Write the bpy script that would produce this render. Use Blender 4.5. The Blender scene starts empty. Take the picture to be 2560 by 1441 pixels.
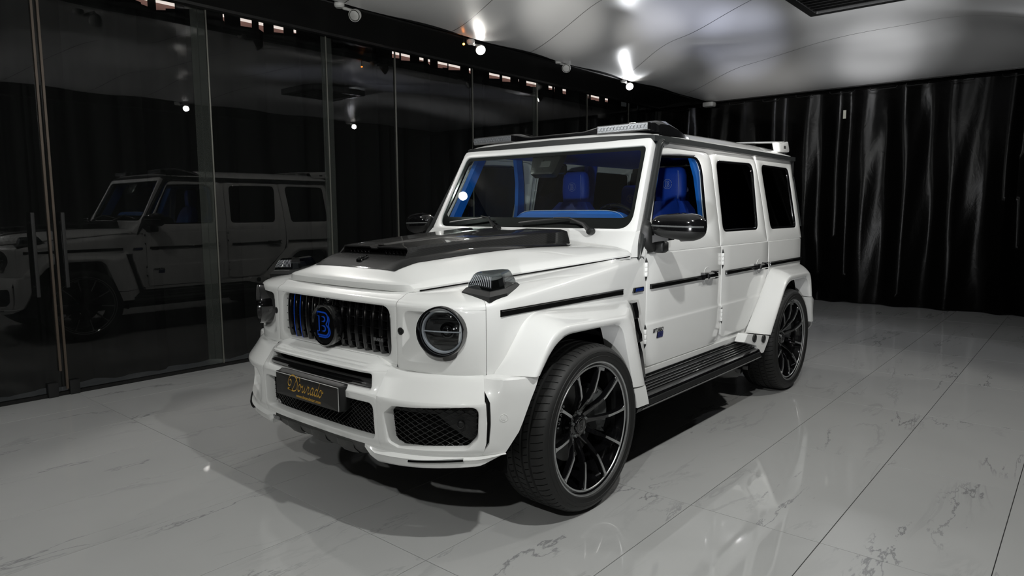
import bpy, bmesh, math, random
from math import sin, cos, pi, radians, sqrt, hypot, atan2
from mathutils import Vector, Matrix
random.seed(7)
scene = bpy.context.scene
COL = scene.collection

# ------------------------------------------------------------------ camera
cam_d = bpy.data.cameras.new('camera'); cam = bpy.data.objects.new('camera', cam_d); COL.objects.link(cam)
cam_d.sensor_width = 36.0; cam_d.lens = 24.065; cam_d.clip_start = 0.05; cam_d.clip_end = 60
def cam_basis(yaw, pitch, roll):
    f = Vector((sin(yaw)*cos(pitch), cos(yaw)*cos(pitch), sin(pitch)))
    r = Vector((cos(yaw), -sin(yaw), 0)); u = r.cross(f)
    return cos(roll)*r+sin(roll)*u, -sin(roll)*r+cos(roll)*u, f
_r, _u, _f = cam_basis(-0.706, -0.1141, -0.0046)
cam.matrix_world = Matrix(((_r.x, _u.x, -_f.x, 2.7978), (_r.y, _u.y, -_f.y, -2.6763), (_r.z, _u.z, -_f.z, 1.4526), (0, 0, 0, 1)))
scene.camera = cam
# ------------------------------------------------------------------ world, exposure
scene.view_settings.view_transform = 'Standard'; scene.view_settings.look = 'None'
scene.view_settings.gamma = 1.0; scene.view_settings.use_curve_mapping = False
scene.view_settings.exposure = 0.0
world = bpy.data.worlds.new('world'); scene.world = world; world.use_nodes = True
world.node_tree.nodes['Background'].inputs[0].default_value = (0.02, 0.021, 0.022, 1)
world.node_tree.nodes['Background'].inputs[1].default_value = 1.0
# ------------------------------------------------------------------ the room's lamps (lit spots on both ceiling rails)
LIT = [  # x, y, z, aim, watts, colour, spot angle
    (-2.52, 3.05, 3.20, (0.9, 0.6, 0.3), 70, (1.0, 0.97, 0.90), 110),
    (-2.52, 6.22, 3.22, (0.9, 1.8, 0.3), 60, (0.95, 0.97, 1.0), 120),
    (2.48, 2.85, 3.20, (0.9, 1.7, 0.6), 92, (1.0, 0.985, 0.93), 120),
    (2.48, 6.35, 3.20, (0.2, 3.0, 0.5), 30, (0.93, 0.95, 1.0), 110),
    (2.48, -0.75, 3.20, (0.5, 0.5, 0.8), 172, (0.985, 0.99, 0.965), 125),
    (2.48, -3.75, 3.20, (0.3, 0.0, 1.0), 180, (0.98, 0.99, 0.96), 110),
    (-2.52, -3.75, 3.20, (0.5, -0.2, 0.9), 105, (0.98, 0.99, 0.96), 110),
    (-2.52, -0.22, 3.14, (-0.1, 0.3, 1.1), 62, (1.0, 0.98, 0.94), 105),
]
for i, (x, y, z, aim, w, c, ang) in enumerate(LIT):
    d = bpy.data.lights.new('spot_light', 'SPOT'); d.energy = w; d.color = c; d.spot_size = radians(ang); d.spot_blend = 0.25
    d.shadow_soft_size = 0.045
    o = bpy.data.objects.new('spot_light', d); COL.objects.link(o); o.location = (x, y, z)
    o.rotation_euler = (Vector(aim)-Vector((x, y, z))).to_track_quat('-Z', 'Y').to_euler()
# added spots behind the camera, made up to brighten patches of the ceiling
ADDED_WASH = (3.0, -3.7, 0.95)
for aim, w, ang, c in (((-.60, 4.0, 3.5), 4200, 8, (.74, .78, 1.0)), ((-.66, 5.72, 3.5), 5200, 7, (.76, .80, 1.0)), ((.75, 6.0, 3.5), 5000, 11, (.97, .98, 1.0)), ((.50, 7.3, 3.45), 4200, 6, (.98, .98, 1.0)), ((-1.35, 4.75, 3.45), 3000, 6, (1.0, .98, .95)), ((-1.6, 3.3, 3.45), 2800, 7, (1.0, .98, .93)), ((-1.4, 8.3, 3.30), 2600, 9, (1.0, .97, .93)), ((.0, 5.0, 3.5), 650, 50, (.97, .98, 1.0))):
    d = bpy.data.lights.new('added_wash_light', 'SPOT'); d.energy = w; d.color = c; d.spot_size = radians(ang); d.spot_blend = 1.0; d.shadow_soft_size = 0.06
    o = bpy.data.objects.new('added_wash_light', d); COL.objects.link(o); o.location = ADDED_WASH
    o.rotation_euler = (Vector(aim)-Vector(ADDED_WASH)).to_track_quat('-Z', 'Y').to_euler()

# ------------------------------------------------------------------ materials
MATS = {}
def nodes_of(name):
    m = bpy.data.materials.new(name); m.use_nodes = True
    nt = m.node_tree; nt.nodes.clear()
    out = nt.nodes.new('ShaderNodeOutputMaterial'); MATS[name] = m
    return m, nt, out
def pbr(name, col, rough=0.5, metal=0.0, coat=0.0, coat_rough=0.03, spec=0.5, bump=0.0, bscale=60, rvar=0.0, ior=1.5, cvar=0.0, emis=None, estr=0):
    m, nt, out = nodes_of(name)
    b = nt.nodes.new('ShaderNodeBsdfPrincipled'); nt.links.new(b.outputs[0], out.inputs[0])
    b.inputs['Base Color'].default_value = (*col, 1); b.inputs['Roughness'].default_value = rough
    b.inputs['Metallic'].default_value = metal; b.inputs['Coat Weight'].default_value = coat
    b.inputs['Coat Roughness'].default_value = coat_rough; b.inputs['Specular IOR Level'].default_value = spec
    b.inputs['IOR'].default_value = ior
    if emis: b.inputs['Emission Color'].default_value = (*emis, 1); b.inputs['Emission Strength'].default_value = estr
    if bump or rvar or cvar:
        tc = nt.nodes.new('ShaderNodeTexCoord'); n = nt.nodes.new('ShaderNodeTexNoise'); n.inputs['Scale'].default_value = bscale
        n.inputs['Detail'].default_value = 5; nt.links.new(tc.outputs['Object'], n.inputs[0])
        if bump:
            bp = nt.nodes.new('ShaderNodeBump'); bp.inputs['Strength'].default_value = bump; bp.inputs['Distance'].default_value = 0.01
            nt.links.new(n.outputs[0], bp.inputs['Height']); nt.links.new(bp.outputs[0], b.inputs['Normal'])
        if rvar:
            mr = nt.nodes.new('ShaderNodeMapRange'); mr.inputs[3].default_value = rough-rvar; mr.inputs[4].default_value = rough+rvar
            nt.links.new(n.outputs[0], mr.inputs[0]); nt.links.new(mr.outputs[0], b.inputs['Roughness'])
        if cvar:
            mr = nt.nodes.new('ShaderNodeMixRGB'); mr.inputs[1].default_value = (*[c*(1-cvar) for c in col], 1); mr.inputs[2].default_value = (*[min(1, c*(1+cvar)) for c in col], 1)
            nt.links.new(n.outputs[0], mr.inputs[0]); nt.links.new(mr.outputs[0], b.inputs['Base Color'])
    return m
def glass(name, tint, refl=1.5, boost=1.0, rough=0.0):
    m, nt, out = nodes_of(name)
    t = nt.nodes.new('ShaderNodeBsdfTransparent'); t.inputs[0].default_value = (*tint, 1)
    g = nt.nodes.new('ShaderNodeBsdfGlossy'); g.inputs['Roughness'].default_value = rough
    fr = nt.nodes.new('ShaderNodeLayerWeight'); fr.inputs[0].default_value = 0.5
    pw = nt.nodes.new('ShaderNodeMath'); pw.operation = 'POWER'; pw.inputs[1].default_value = 5.0; nt.links.new(fr.outputs['Facing'], pw.inputs[0])
    f0 = ((refl-1)/(refl+1))**2
    mu = nt.nodes.new('ShaderNodeMapRange'); mu.inputs[3].default_value = min(1, f0*boost); mu.inputs[4].default_value = 1.0
    mx = nt.nodes.new('ShaderNodeMixShader')
    nt.links.new(pw.outputs[0], mu.inputs[0]); nt.links.new(mu.outputs[0], mx.inputs[0])
    nt.links.new(t.outputs[0], mx.inputs[1]); nt.links.new(g.outputs[0], mx.inputs[2]); nt.links.new(mx.outputs[0], out.inputs[0])
    return m
pbr('white_paint', (0.84, 0.845, 0.83), 0.35, coat=1.0, coat_rough=0.04, cvar=0.004, bscale=2)
pbr('black_gloss', (0.004, 0.004, 0.0045), 0.12, coat=1.0, coat_rough=0.02, rvar=0.02)
pbr('black_plastic', (0.009, 0.0095, 0.0095), 0.45, bump=0.08, bscale=900)
pbr('trim_rubber', (0.022, 0.024, 0.024), 0.36, rvar=0.05, bscale=30)
pbr('dark_hollow', (0.0035, 0.0035, 0.0035), 0.9, spec=0.1, rvar=0.02)
pbr('trim_black', (0.004, 0.004, 0.004), 0.22, spec=0.4, rvar=0.03)
pbr('skid_grey', (0.040, 0.040, 0.038), 0.42, bump=0.05, bscale=500)
pbr('tyre_rubber', (0.0065, 0.0068, 0.0065), 0.58, bump=0.05, bscale=300, rvar=0.08)
pbr('machined_metal', (0.55, 0.56, 0.56), 0.34, metal=0.9, rvar=0.02, bscale=10)
pbr('chrome', (0.72, 0.73, 0.74), 0.08, metal=1.0, rvar=0.02)
pbr('steel_dark', (0.10, 0.10, 0.10), 0.35, metal=1.0, rvar=0.08)
pbr('caliper_grey', (0.09, 0.095, 0.095), 0.4, rvar=0.05)
pbr('blue_enamel', (0.005, 0.07, 0.55), 0.3, coat=0.6, rvar=0.02)
pbr('blue_dark', (0.003, 0.018, 0.13), 0.2, coat=1.0, rvar=0.02)
pbr('blue_leather', (0.009, 0.060, 0.48), 0.5, bump=0.15, bscale=260)
pbr('blue_dash', (0.012, 0.15, 0.62), 0.5, bump=0.1, bscale=260)
pbr('stitch_white', (0.55, 0.6, 0.7), 0.6, rvar=0.02)
pbr('gold_print', (0.62, 0.36, 0.05), 0.4, rvar=0.03)
pbr('white_print', (0.72, 0.72, 0.70), 0.4, rvar=0.03)
pbr('plate_dark', (0.020, 0.019, 0.018), 0.4, rvar=0.04)
pbr('badge_silver', (0.55, 0.55, 0.57), 0.25, metal=0.8, rvar=0.03)
pbr('badge_purple', (0.02, 0.025, 0.12), 0.3, coat=0.5, rvar=0.03)
pbr('ring_lens', (0.50, 0.52, 0.56), 0.15, coat=1.0, rvar=0.03)
pbr('lamp_white', (0.60, 0.60, 0.58), 0.4, rvar=0.05)
pbr('lamp_dark_face', (0.05, 0.05, 0.05), 0.3, rvar=0.05)
pbr('beam_black', (0.012, 0.012, 0.012), 0.4, bump=0.05, bscale=40)
pbr('rail_black', (0.008, 0.008, 0.008), 0.3, rvar=0.08)
pbr('lamp_bulb', (1, 1, 1), 0.4, emis=(1.0, 0.98, 0.93), estr=60, rvar=0.01)
pbr('pilot_orange', (1, .4, .1), 0.4, emis=(1.0, 0.28, 0.03), estr=25, rvar=0.01)
pbr('outer_wall', (0.42, 0.26, 0.23), 0.8, cvar=0.15, bscale=9)
pbr('strip_tube', (1, 1, 1), 0.4, emis=(1.0, 0.86, 0.80), estr=1.3, rvar=0.01)
pbr('anodised_edge', (0.16, 0.16, 0.14), 0.35, metal=0.3, rvar=0.08, bscale=20)
pbr('brown_edge', (0.11, 0.085, 0.065), 0.4, metal=0.3, rvar=0.08, bscale=20)
pbr('grout', (0.012, 0.012, 0.012), 0.8, cvar=0.2)
pbr('carpet_black', (0.01, 0.01, 0.01), 0.95, cvar=0.2, bscale=400)
pbr('label_white', (0.7, 0.7, 0.6), 0.5, cvar=0.05)
glass('windscreen_glass', (0.74, 0.80, 0.78), 1.5, 1.3)
glass('door_glass', (0.84, 0.88, 0.86), 1.45, 1.0)
glass('dark_glass', (0.02, 0.02, 0.02), 1.5, 1.2)
glass('wall_glass', (0.55, 0.57, 0.56), 1.5, 1.6)
glass('clear_lens', (0.85, 0.87, 0.88), 1.5, 1.5, 0.03)
glass('smoke_lens', (0.35, 0.37, 0.38), 1.5, 1.3, 0.02)
def haze_strip():
    m, nt, out = nodes_of('clear_strip')
    t = nt.nodes.new('ShaderNodeBsdfTransparent'); t.inputs[0].default_value = (.9, .93, .9, 1)
    d = nt.nodes.new('ShaderNodeBsdfDiffuse'); d.inputs[0].default_value = (.20, .22, .20, 1)
    mx = nt.nodes.new('ShaderNodeMixShader'); mx.inputs[0].default_value = .16
    nt.links.new(t.outputs[0], mx.inputs[1]); nt.links.new(d.outputs[0], mx.inputs[2]); nt.links.new(mx.outputs[0], out.inputs[0])
haze_strip()

def carbon_mat():
    m, nt, out = nodes_of('carbon_fibre')
    b = nt.nodes.new('ShaderNodeBsdfPrincipled'); nt.links.new(b.outputs[0], out.inputs[0])
    tc = nt.nodes.new('ShaderNodeTexCoord'); mp = nt.nodes.new('ShaderNodeMapping'); mp.inputs['Rotation'].default_value = (0, 0, radians(45))
    nt.links.new(tc.outputs['Object'], mp.inputs[0])
    ck = nt.nodes.new('ShaderNodeTexChecker'); ck.inputs['Scale'].default_value = 260
    ck.inputs[1].default_value = (0.004, 0.004, 0.004, 1); ck.inputs[2].default_value = (0.016, 0.016, 0.016, 1)
    nt.links.new(mp.outputs[0], ck.inputs[0]); nt.links.new(ck.outputs[0], b.inputs['Base Color'])
    b.inputs['Roughness'].default_value = 0.55; b.inputs['Specular IOR Level'].default_value = 0.2; b.inputs['Coat Weight'].default_value = 0.8; b.inputs['Coat Roughness'].default_value = 0.03
carbon_mat()

def tile_mat():
    m, nt, out = nodes_of('marble_tile'); L = nt.links.new; N = nt.nodes.new
    b = N('ShaderNodeBsdfPrincipled'); L(b.outputs[0], out.inputs[0])
    geo = N('ShaderNodeTexCoord'); oi = N('ShaderNodeObjectInfo')
    sc = N('ShaderNodeVectorMath'); sc.operation = 'SCALE'; sc.inputs[0].default_value = (37.0, 91.0, 53.0); L(oi.outputs['Random'], sc.inputs['Scale'])
    ad = N('ShaderNodeVectorMath'); ad.operation = 'ADD'; L(geo.outputs['Object'], ad.inputs[0]); L(sc.outputs[0], ad.inputs[1])
    def ridge(scale, dist, width, rot):
        mp = N('ShaderNodeMapping'); mp.inputs['Rotation'].default_value = (0, 0, rot); mp.inputs['Scale'].default_value = (1.7, 0.42, 1.0); L(ad.outputs[0], mp.inputs[0])
        n = N('ShaderNodeTexNoise'); n.inputs['Scale'].default_value = scale; n.inputs['Detail'].default_value = 7; n.inputs['Roughness'].default_value = 0.62; n.inputs['Distortion'].default_value = dist
        L(mp.outputs[0], n.inputs[0])
        s = N('ShaderNodeMath'); s.operation = 'SUBTRACT'; s.inputs[1].default_value = 0.5; L(n.outputs[0], s.inputs[0])
        a = N('ShaderNodeMath'); a.operation = 'ABSOLUTE'; L(s.outputs[0], a.inputs[0])
        r = N('ShaderNodeMapRange'); r.inputs[1].default_value = 0.0; r.inputs[2].default_value = width; r.inputs[3].default_value = 1; r.inputs[4].default_value = 0; r.interpolation_type = 'SMOOTHSTEP'
        L(a.outputs[0], r.inputs[0])
        mk = N('ShaderNodeTexNoise'); mk.inputs['Scale'].default_value = 1.9; mk.inputs['Detail'].default_value = 1; L(mp.outputs[0], mk.inputs[0])
        mr = N('ShaderNodeMapRange'); mr.inputs[1].default_value = 0.535; mr.inputs[2].default_value = 0.65; L(mk.outputs[0], mr.inputs[0])
        mu = N('ShaderNodeMath'); mu.operation = 'MULTIPLY'; L(r.outputs[0], mu.inputs[0]); L(mr.outputs[0], mu.inputs[1])
        return mu
    v1 = ridge(1.35, 0.35, 0.011, radians(38)); v2 = ridge(2.0, 0.9, 0.035, radians(-28))
    v2m = N('ShaderNodeMath'); v2m.operation = 'MULTIPLY'; v2m.inputs[1].default_value = 0.30; L(v2.outputs[0], v2m.inputs[0])
    mx = N('ShaderNodeMath'); mx.operation = 'MAXIMUM'; L(v1.outputs[0], mx.inputs[0]); L(v2m.outputs[0], mx.inputs[1])
    cl = N('ShaderNodeTexNoise'); cl.inputs['Scale'].default_value = 1.3; cl.inputs['Detail'].default_value = 3; L(ad.outputs[0], cl.inputs[0])
    base = N('ShaderNodeMixRGB'); base.inputs[1].default_value = (0.45, 0.455, 0.45, 1); base.inputs[2].default_value = (0.53, 0.53, 0.525, 1); L(cl.outputs[0], base.inputs[0])
    c = N('ShaderNodeMixRGB'); c.inputs[2].default_value = (0.20, 0.205, 0.21, 1); L(base.outputs[0], c.inputs[1])
    k = N('ShaderNodeMath'); k.operation = 'MULTIPLY'; k.inputs[1].default_value = 0.75; L(mx.outputs[0], k.inputs[0]); L(k.outputs[0], c.inputs[0])
    L(c.outputs[0], b.inputs['Base Color'])
    b.inputs['Roughness'].default_value = 0.035; b.inputs['Specular IOR Level'].default_value = 0.6
    bn = N('ShaderNodeTexNoise'); bn.inputs['Scale'].default_value = 3.0; L(ad.outputs[0], bn.inputs[0])
    bp = N('ShaderNodeBump'); bp.inputs['Strength'].default_value = 0.008; bp.inputs['Distance'].default_value = 0.01; L(bn.outputs[0], bp.inputs['Height']); L(bp.outputs[0], b.inputs['Normal'])
tile_mat()

def curtain_mat(name, col, rough, bs, spec=0.5):
    m, nt, out = nodes_of(name); L = nt.links.new; N = nt.nodes.new
    b = N('ShaderNodeBsdfPrincipled'); L(b.outputs[0], out.inputs[0])
    b.inputs['Base Color'].default_value = (*col, 1); b.inputs['Roughness'].default_value = rough; b.inputs['Specular IOR Level'].default_value = spec
    tc = N('ShaderNodeTexCoord'); mp = N('ShaderNodeMapping'); mp.inputs['Scale'].default_value = (1.6, 1.6, 0.9); L(tc.outputs['Object'], mp.inputs[0])
    n = N('ShaderNodeTexNoise'); n.inputs['Scale'].default_value = 3.2; n.inputs['Detail'].default_value = 6; n.inputs['Roughness'].default_value = 0.6; n.inputs['Distortion'].default_value = 1.5; L(mp.outputs[0], n.inputs[0])
    bp = N('ShaderNodeBump'); bp.inputs['Strength'].default_value = bs; bp.inputs['Distance'].default_value = 0.03; L(n.outputs[0], bp.inputs['Height']); L(bp.outputs[0], b.inputs['Normal'])
curtain_mat('pvc_black', (0.0030, 0.0029, 0.0028), 0.24, 0.10, 0.13)
curtain_mat('cloth_black', (0.0075, 0.0075, 0.0078), 0.75, 0.1)

def ceiling_mat():
    m, nt, out = nodes_of('satin_membrane'); L = nt.links.new; N = nt.nodes.new
    b = N('ShaderNodeBsdfPrincipled'); L(b.outputs[0], out.inputs[0])
    tc = N('ShaderNodeTexCoord'); n = N('ShaderNodeTexNoise'); n.inputs['Scale'].default_value = 0.8; L(tc.outputs['Object'], n.inputs[0])
    c = N('ShaderNodeMixRGB'); c.inputs[1].default_value = (0.72, 0.72, 0.72, 1); c.inputs[2].default_value = (0.78, 0.78, 0.77, 1); L(n.outputs[0], c.inputs[0]); L(c.outputs[0], b.inputs['Base Color'])
    b.inputs['Roughness'].default_value = 0.30; b.inputs['Specular IOR Level'].default_value = 0.8
ceiling_mat()

# ------------------------------------------------------------------ mesh helpers
class G:
    def __init__(s): s.v = []; s.f = []
    def add(s, v, f):
        o = len(s.v); s.v += [tuple(p) for p in v]; s.f += [tuple(i+o for i in q) for q in f]; return s
    def grid(s, rows, closed=False):
        n = len(rows[0]); v = [p for r in rows for p in r]; f = []
        for i in range(len(rows)-1):
            for j in range(n if closed else n-1):
                k = (j+1) % n; f.append((i*n+j, i*n+k, (i+1)*n+k, (i+1)*n+j))
        return s.add(v, f)
    def loft(s, loops, cap0=True, cap1=True):
        o = len(s.v); s.grid(loops, True); n = len(loops[0])
        if cap0: s.f.append(tuple(o+i for i in range(n)))
        if cap1: s.f.append(tuple(o+(len(loops)-1)*n+i for i in range(n)))
        return s
    def box(s, x0, x1, y0, y1, z0, z1, b=0.0):
        if b <= 0:
            v = [(x, y, z) for x in (x0, x1) for y in (y0, y1) for z in (z0, z1)]
            return s.add(v, [(0, 1, 3, 2), (4, 6, 7, 5), (0, 4, 5, 1), (2, 3, 7, 6), (0, 2, 6, 4), (1, 5, 7, 3)])
        lp = []
        for z, i in ((z0, b), (z0+b, 0), (z1-b, 0), (z1, b)):
            l = []
            for cx, cy, a0 in ((x1-b-i, y1-b-i, 0), (x0+b+i, y1-b-i, 90), (x0+b+i, y0+b+i, 180), (x1-b-i, y0+b+i, 270)):
                for a in (0, 45, 90):
                    l.append((cx+b*cos(radians(a0+a)), cy+b*sin(radians(a0+a)), z))
            lp.append(l)
        return s.loft(lp)
    def tube(s, path, r, n=8, cap=True):
        P = [Vector(p) for p in path]; loops = []
        up = Vector((0, 0, 1))
        for i, p in enumerate(P):
            t = (P[min(i+1, len(P)-1)]-P[max(i-1, 0)]).normalized()
            a = t.cross(up)
            if a.length < 1e-3: a = t.cross(Vector((1, 0, 0)))
            a.normalize(); b = t.cross(a)
            rr = r[i] if isinstance(r, (list, tuple)) else r
            loops.append([p+rr*(cos(2*pi*k/n)*a+sin(2*pi*k/n)*b) for k in range(n)])
        return s.loft(loops, cap, cap)
    def sweep(s, path, prof, cap=True, up=(0, 0, 1)):
        """prof: closed list (a,b): a along side vector, b along up-ish"""
        P = [Vector(p) for p in path]; loops = []
        for i, p in enumerate(P):
            t = (P[min(i+1, len(P)-1)]-P[max(i-1, 0)]).normalized()
            a = t.cross(Vector(up)).normalized(); b = a.cross(t)
            loops.append([p+u*a+v*b for u, v in prof])
        return s.loft(loops, cap, cap)
    def lathe(s, prof, n=32, axis='X', c=(0, 0, 0), cap0=False, cap1=False, a0=0):
        loops = []
        for r, h in prof:
            l = []
            for k in range(n):
                a = a0+2*pi*k/n; u, w = r*cos(a), r*sin(a)
                l.append((c[0]+h, c[1]+u, c[2]+w) if axis == 'X' else (c[0]+u, c[1]+h, c[2]+w) if axis == 'Y' else (c[0]+u, c[1]+w, c[2]+h))
            loops.append(l)
        return s.loft(loops, cap0, cap1)
    def xf(s, fn): s.v = [tuple(fn(*p)) for p in s.v]; return s
    def mir(s): s.v = [(-x, y, z) for x, y, z in s.v]; s.f = [tuple(reversed(q)) for q in s.f]; return s
    def copy(s): g = G(); g.v = list(s.v); g.f = list(s.f); return g
    def join(s, o): return s.add(o.v, o.f)
    def mesh(s, name, mat, angle=32, recalc=True):
        me = bpy.data.meshes.new(name); me.from_pydata([tuple(map(float, p)) for p in s.v], [], s.f)
        me.materials.append(MATS[mat])
        bm = bmesh.new(); bm.from_mesh(me); bmesh.ops.remove_doubles(bm, verts=bm.verts, dist=1e-5)
        if recalc: bmesh.ops.recalc_face_normals(bm, faces=bm.faces)
        bm.to_mesh(me); bm.free()
        me.shade_smooth(); me.set_sharp_from_angle(angle=radians(angle)); me.update()
        return me
    def build(s, name, mat, parent=None, angle=32, label=None, recalc=True, kind=None):
        o = bpy.data.objects.new(name, s.mesh(name, mat, angle, recalc)); COL.objects.link(o)
        if parent: o.parent = parent
        if label: o['label'] = label
        if kind: o['kind'] = kind
        return o
def empty(name, label=None, cat=None, group=None, loc=(0, 0, 0), parent=None, kind=None):
    o = bpy.data.objects.new(name, None); COL.objects.link(o); o.location = loc; o.empty_display_size = 0.2
    if label: o['label'] = label
    if cat: o['category'] = cat
    if group: o['group'] = group
    if parent: o.parent = parent
    if kind: o['kind'] = kind
    return o
def tag(o, label, cat, group=None):
    o['label'] = label; o['category'] = cat
    if group: o['group'] = group
    return o
def struct(o, label=None):
    o['kind'] = 'structure'
    if label: o['label'] = label
    return o
def lerp(a, b, t): return a+(b-a)*t
def interp(x, xs, ys):
    if x <= xs[0]: return ys[0]
    for i in range(len(xs)-1):
        if x <= xs[i+1]: return lerp(ys[i], ys[i+1], (x-xs[i])/(xs[i+1]-xs[i]))
    return ys[-1]
def catmull(pts, n=12, closed=False):
    P = [Vector(p) for p in pts]; out = []; m = len(P)
    rng = range(m) if closed else range(m-1)
    for i in rng:
        a = P[(i-1) % m] if (closed or i > 0) else 2*P[0]-P[1]
        b, c = P[i], P[(i+1) % m]
        d = P[(i+2) % m] if (closed or i+2 < m) else 2*P[-1]-P[-2]
        for k in range(n):
            t = k/n; out.append(.5*((2*b)+(-a+c)*t+(2*a-5*b+4*c-d)*t*t+(-a+3*b-3*c+d)*t**3))
    if not closed: out.append(P[-1])
    return out
def rloop(corners, nc=5, step=None):
    """closed polygon with rounded corners: corners (u,v,r)"""
    out = []; m = len(corners)
    for i in range(m):
        p0 = Vector(corners[i-1][:2]); p = Vector(corners[i][:2]); p1 = Vector(corners[(i+1) % m][:2]); r = corners[i][2]
        a = (p0-p); b = (p1-p); la, lb = a.length, b.length; a.normalize(); b.normalize()
        if r <= 1e-6: out.append(tuple(p)); continue
        ang = a.angle(b); d = min(r/math.tan(ang/2), la*.49, lb*.49); q0 = p+a*d; q1 = p+b*d
        for k in range(nc+1):
            t = k/nc; out.append(tuple((1-t)**2*q0+2*t*(1-t)*p+t*t*q1))
    if step:
        o2 = []
        for i in range(len(out)):
            p, q = out[i], out[(i+1) % len(out)]; L = hypot(q[0]-p[0], q[1]-p[1]); k = max(1, int(math.ceil(L/step)))
            for j in range(k): o2.append((lerp(p[0], q[0], j/k), lerp(p[1], q[1], j/k)))
        out = o2
    return out
def star(loop, c, angs):
    """points where rays from c at angs meet the closed loop"""
    res = []
    m = len(loop)
    for a in angs:
        d = (cos(a), sin(a)); best = None
        for i in range(m):
            x0, y0 = loop[i][0]-c[0], loop[i][1]-c[1]; x1, y1 = loop[(i+1) % m][0]-c[0], loop[(i+1) % m][1]-c[1]
            ex, ey = x1-x0, y1-y0; den = d[0]*ey-d[1]*ex
            if abs(den) < 1e-12: continue
            t = (x0*ey-y0*ex)/den; s = (x0*d[1]-y0*d[0])/den
            if t > 0 and -1e-6 <= s <= 1+1e-6 and (best is None or t > best): best = t
        if best is None: best = 0.01
        res.append((c[0]+d[0]*best, c[1]+d[1]*best))
    return res
def match(la, lb, c=None, extra=0):
    if c is None: c = (sum(p[0] for p in lb)/len(lb), sum(p[1] for p in lb)/len(lb))
    A = sorted(atan2(p[1]-c[1], p[0]-c[0]) for l in (la, lb) for p in l)
    A2 = [A[0]]
    for a in A[1:]:
        if a-A2[-1] > 1e-3: A2.append(a)
    return star(la, c, A2), star(lb, c, A2)
def inset(loop, d):
    m = len(loop); out = []
    area = sum(loop[i][0]*loop[(i+1) % m][1]-loop[(i+1) % m][0]*loop[i][1] for i in range(m)); sg = 1 if area > 0 else -1
    for i in range(m):
        p0, p, p1 = Vector(loop[i-1]), Vector(loop[i]), Vector(loop[(i+1) % m])
        a = (p-p0); b = (p1-p)
        if a.length < 1e-9: a = b
        if b.length < 1e-9: b = a
        a.normalize(); b.normalize(); n = Vector((-(a.y+b.y), a.x+b.x))
        if n.length < 1e-6: n = Vector((-a.y, a.x))
        n.normalize(); k = 1/max(.5, n.dot(Vector((-a.y, a.x)))); out.append(tuple(p+n*d*sg*k))
    return out
def holed(outer, inner, mp, bev_o=0.004, bev_i=0.004, dep_o=0.02, dep_i=0.02, rings=1, c=None):
    """plate between two star-matched loops, rounded edges; mp(u,v,w)->xyz, w outward"""
    a, b = match(outer, inner, c); g = G(); rows = []
    ai, bi = inset(a, bev_o), inset(b, -bev_i)
    rows.append([mp(u, v, -dep_o) for u, v in a]); rows.append([mp(u, v, -bev_o) for u, v in a])
    rows.append([mp(u+(x-u)*.3, v+(y-v)*.3, -bev_o*.3) for (u, v), (x, y) in zip(a, ai)])
    for k in range(rings+1):
        t = k/rings; rows.append([mp(lerp(p[0], q[0], t), lerp(p[1], q[1], t), 0) for p, q in zip(ai, bi)])
    rows.append([mp(u+(x-u)*.3, v+(y-v)*.3, -bev_i*.3) for (u, v), (x, y) in zip(b, bi)])
    rows.append([mp(u, v, -bev_i) for u, v in b]); rows.append([mp(u, v, -dep_i) for u, v in b])
    return g.grid(rows, True)
def plate(loop, mp, bev=0.003, dep=0.01, back=False, c=None):
    """solid plate with rounded rim, centre fan"""
    g = G(); li = inset(loop, bev)
    rows = [[mp(u, v, -dep) for u, v in loop], [mp(u, v, -bev) for u, v in loop],
            [mp(u+(x-u)*.3, v+(y-v)*.3, -bev*.3) for (u, v), (x, y) in zip(loop, li)], [mp(u, v, 0) for u, v in li]]
    g.grid(rows, True)
    if c is None: c = (sum(p[0] for p in loop)/len(loop), sum(p[1] for p in loop)/len(loop))
    n = len(li); mid = [(lerp(u, c[0], .5), lerp(v, c[1], .5)) for u, v in li]
    g.grid([[mp(u, v, 0) for u, v in li], [mp(u, v, 0) for u, v in mid]], True)
    g.add([mp(u, v, 0) for u, v in mid]+[mp(c[0], c[1], 0)], [(i, (i+1) % n, n) for i in range(n)])
    if back: g.add([mp(u, v, -dep) for u, v in loop]+[mp(c[0], c[1], -dep)], [(i, (i+1) % n, n) for i in range(n)])
    return g
def text_geo(txt, size, mp, bold=0.0, depth=0.0):
    cu = bpy.data.curves.new('t', 'FONT'); cu.body = txt; cu.size = size; cu.offset = bold; cu.align_x = 'CENTER'; cu.align_y = 'CENTER'; cu.resolution_u = 3
    o = bpy.data.objects.new('t', cu); COL.objects.link(o); bpy.context.view_layer.update()
    me = o.to_mesh(); v = [mp(p.co.x, p.co.y, depth) for p in me.vertices]; f = [tuple(q.vertices) for q in me.polygons]
    o.to_mesh_clear(); bpy.data.objects.remove(o); bpy.data.curves.remove(cu)
    g = G(); g.add(v, f); return g
def ribbon(path, width, mp, w=0.0, pen=None):
    """flat stroke; width const or fn(i,dir)"""
    P = [Vector(p[:2]) for p in path]; g = G(); L = []; R = []
    for i, p in enumerate(P):
        t = (P[min(i+1, len(P)-1)]-P[max(i-1, 0)])
        if t.length < 1e-9: t = Vector((1, 0))
        t.normalize(); n = Vector((-t.y, t.x))
        ww = width
        if pen: ww = pen[0]+(width-pen[0])*abs(sin(atan2(t.y, t.x)-pen[1]))**1.5
        L.append(mp(*(p+n*ww/2), w)); R.append(mp(*(p-n*ww/2), w))
    return g.grid([L, R])
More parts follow.
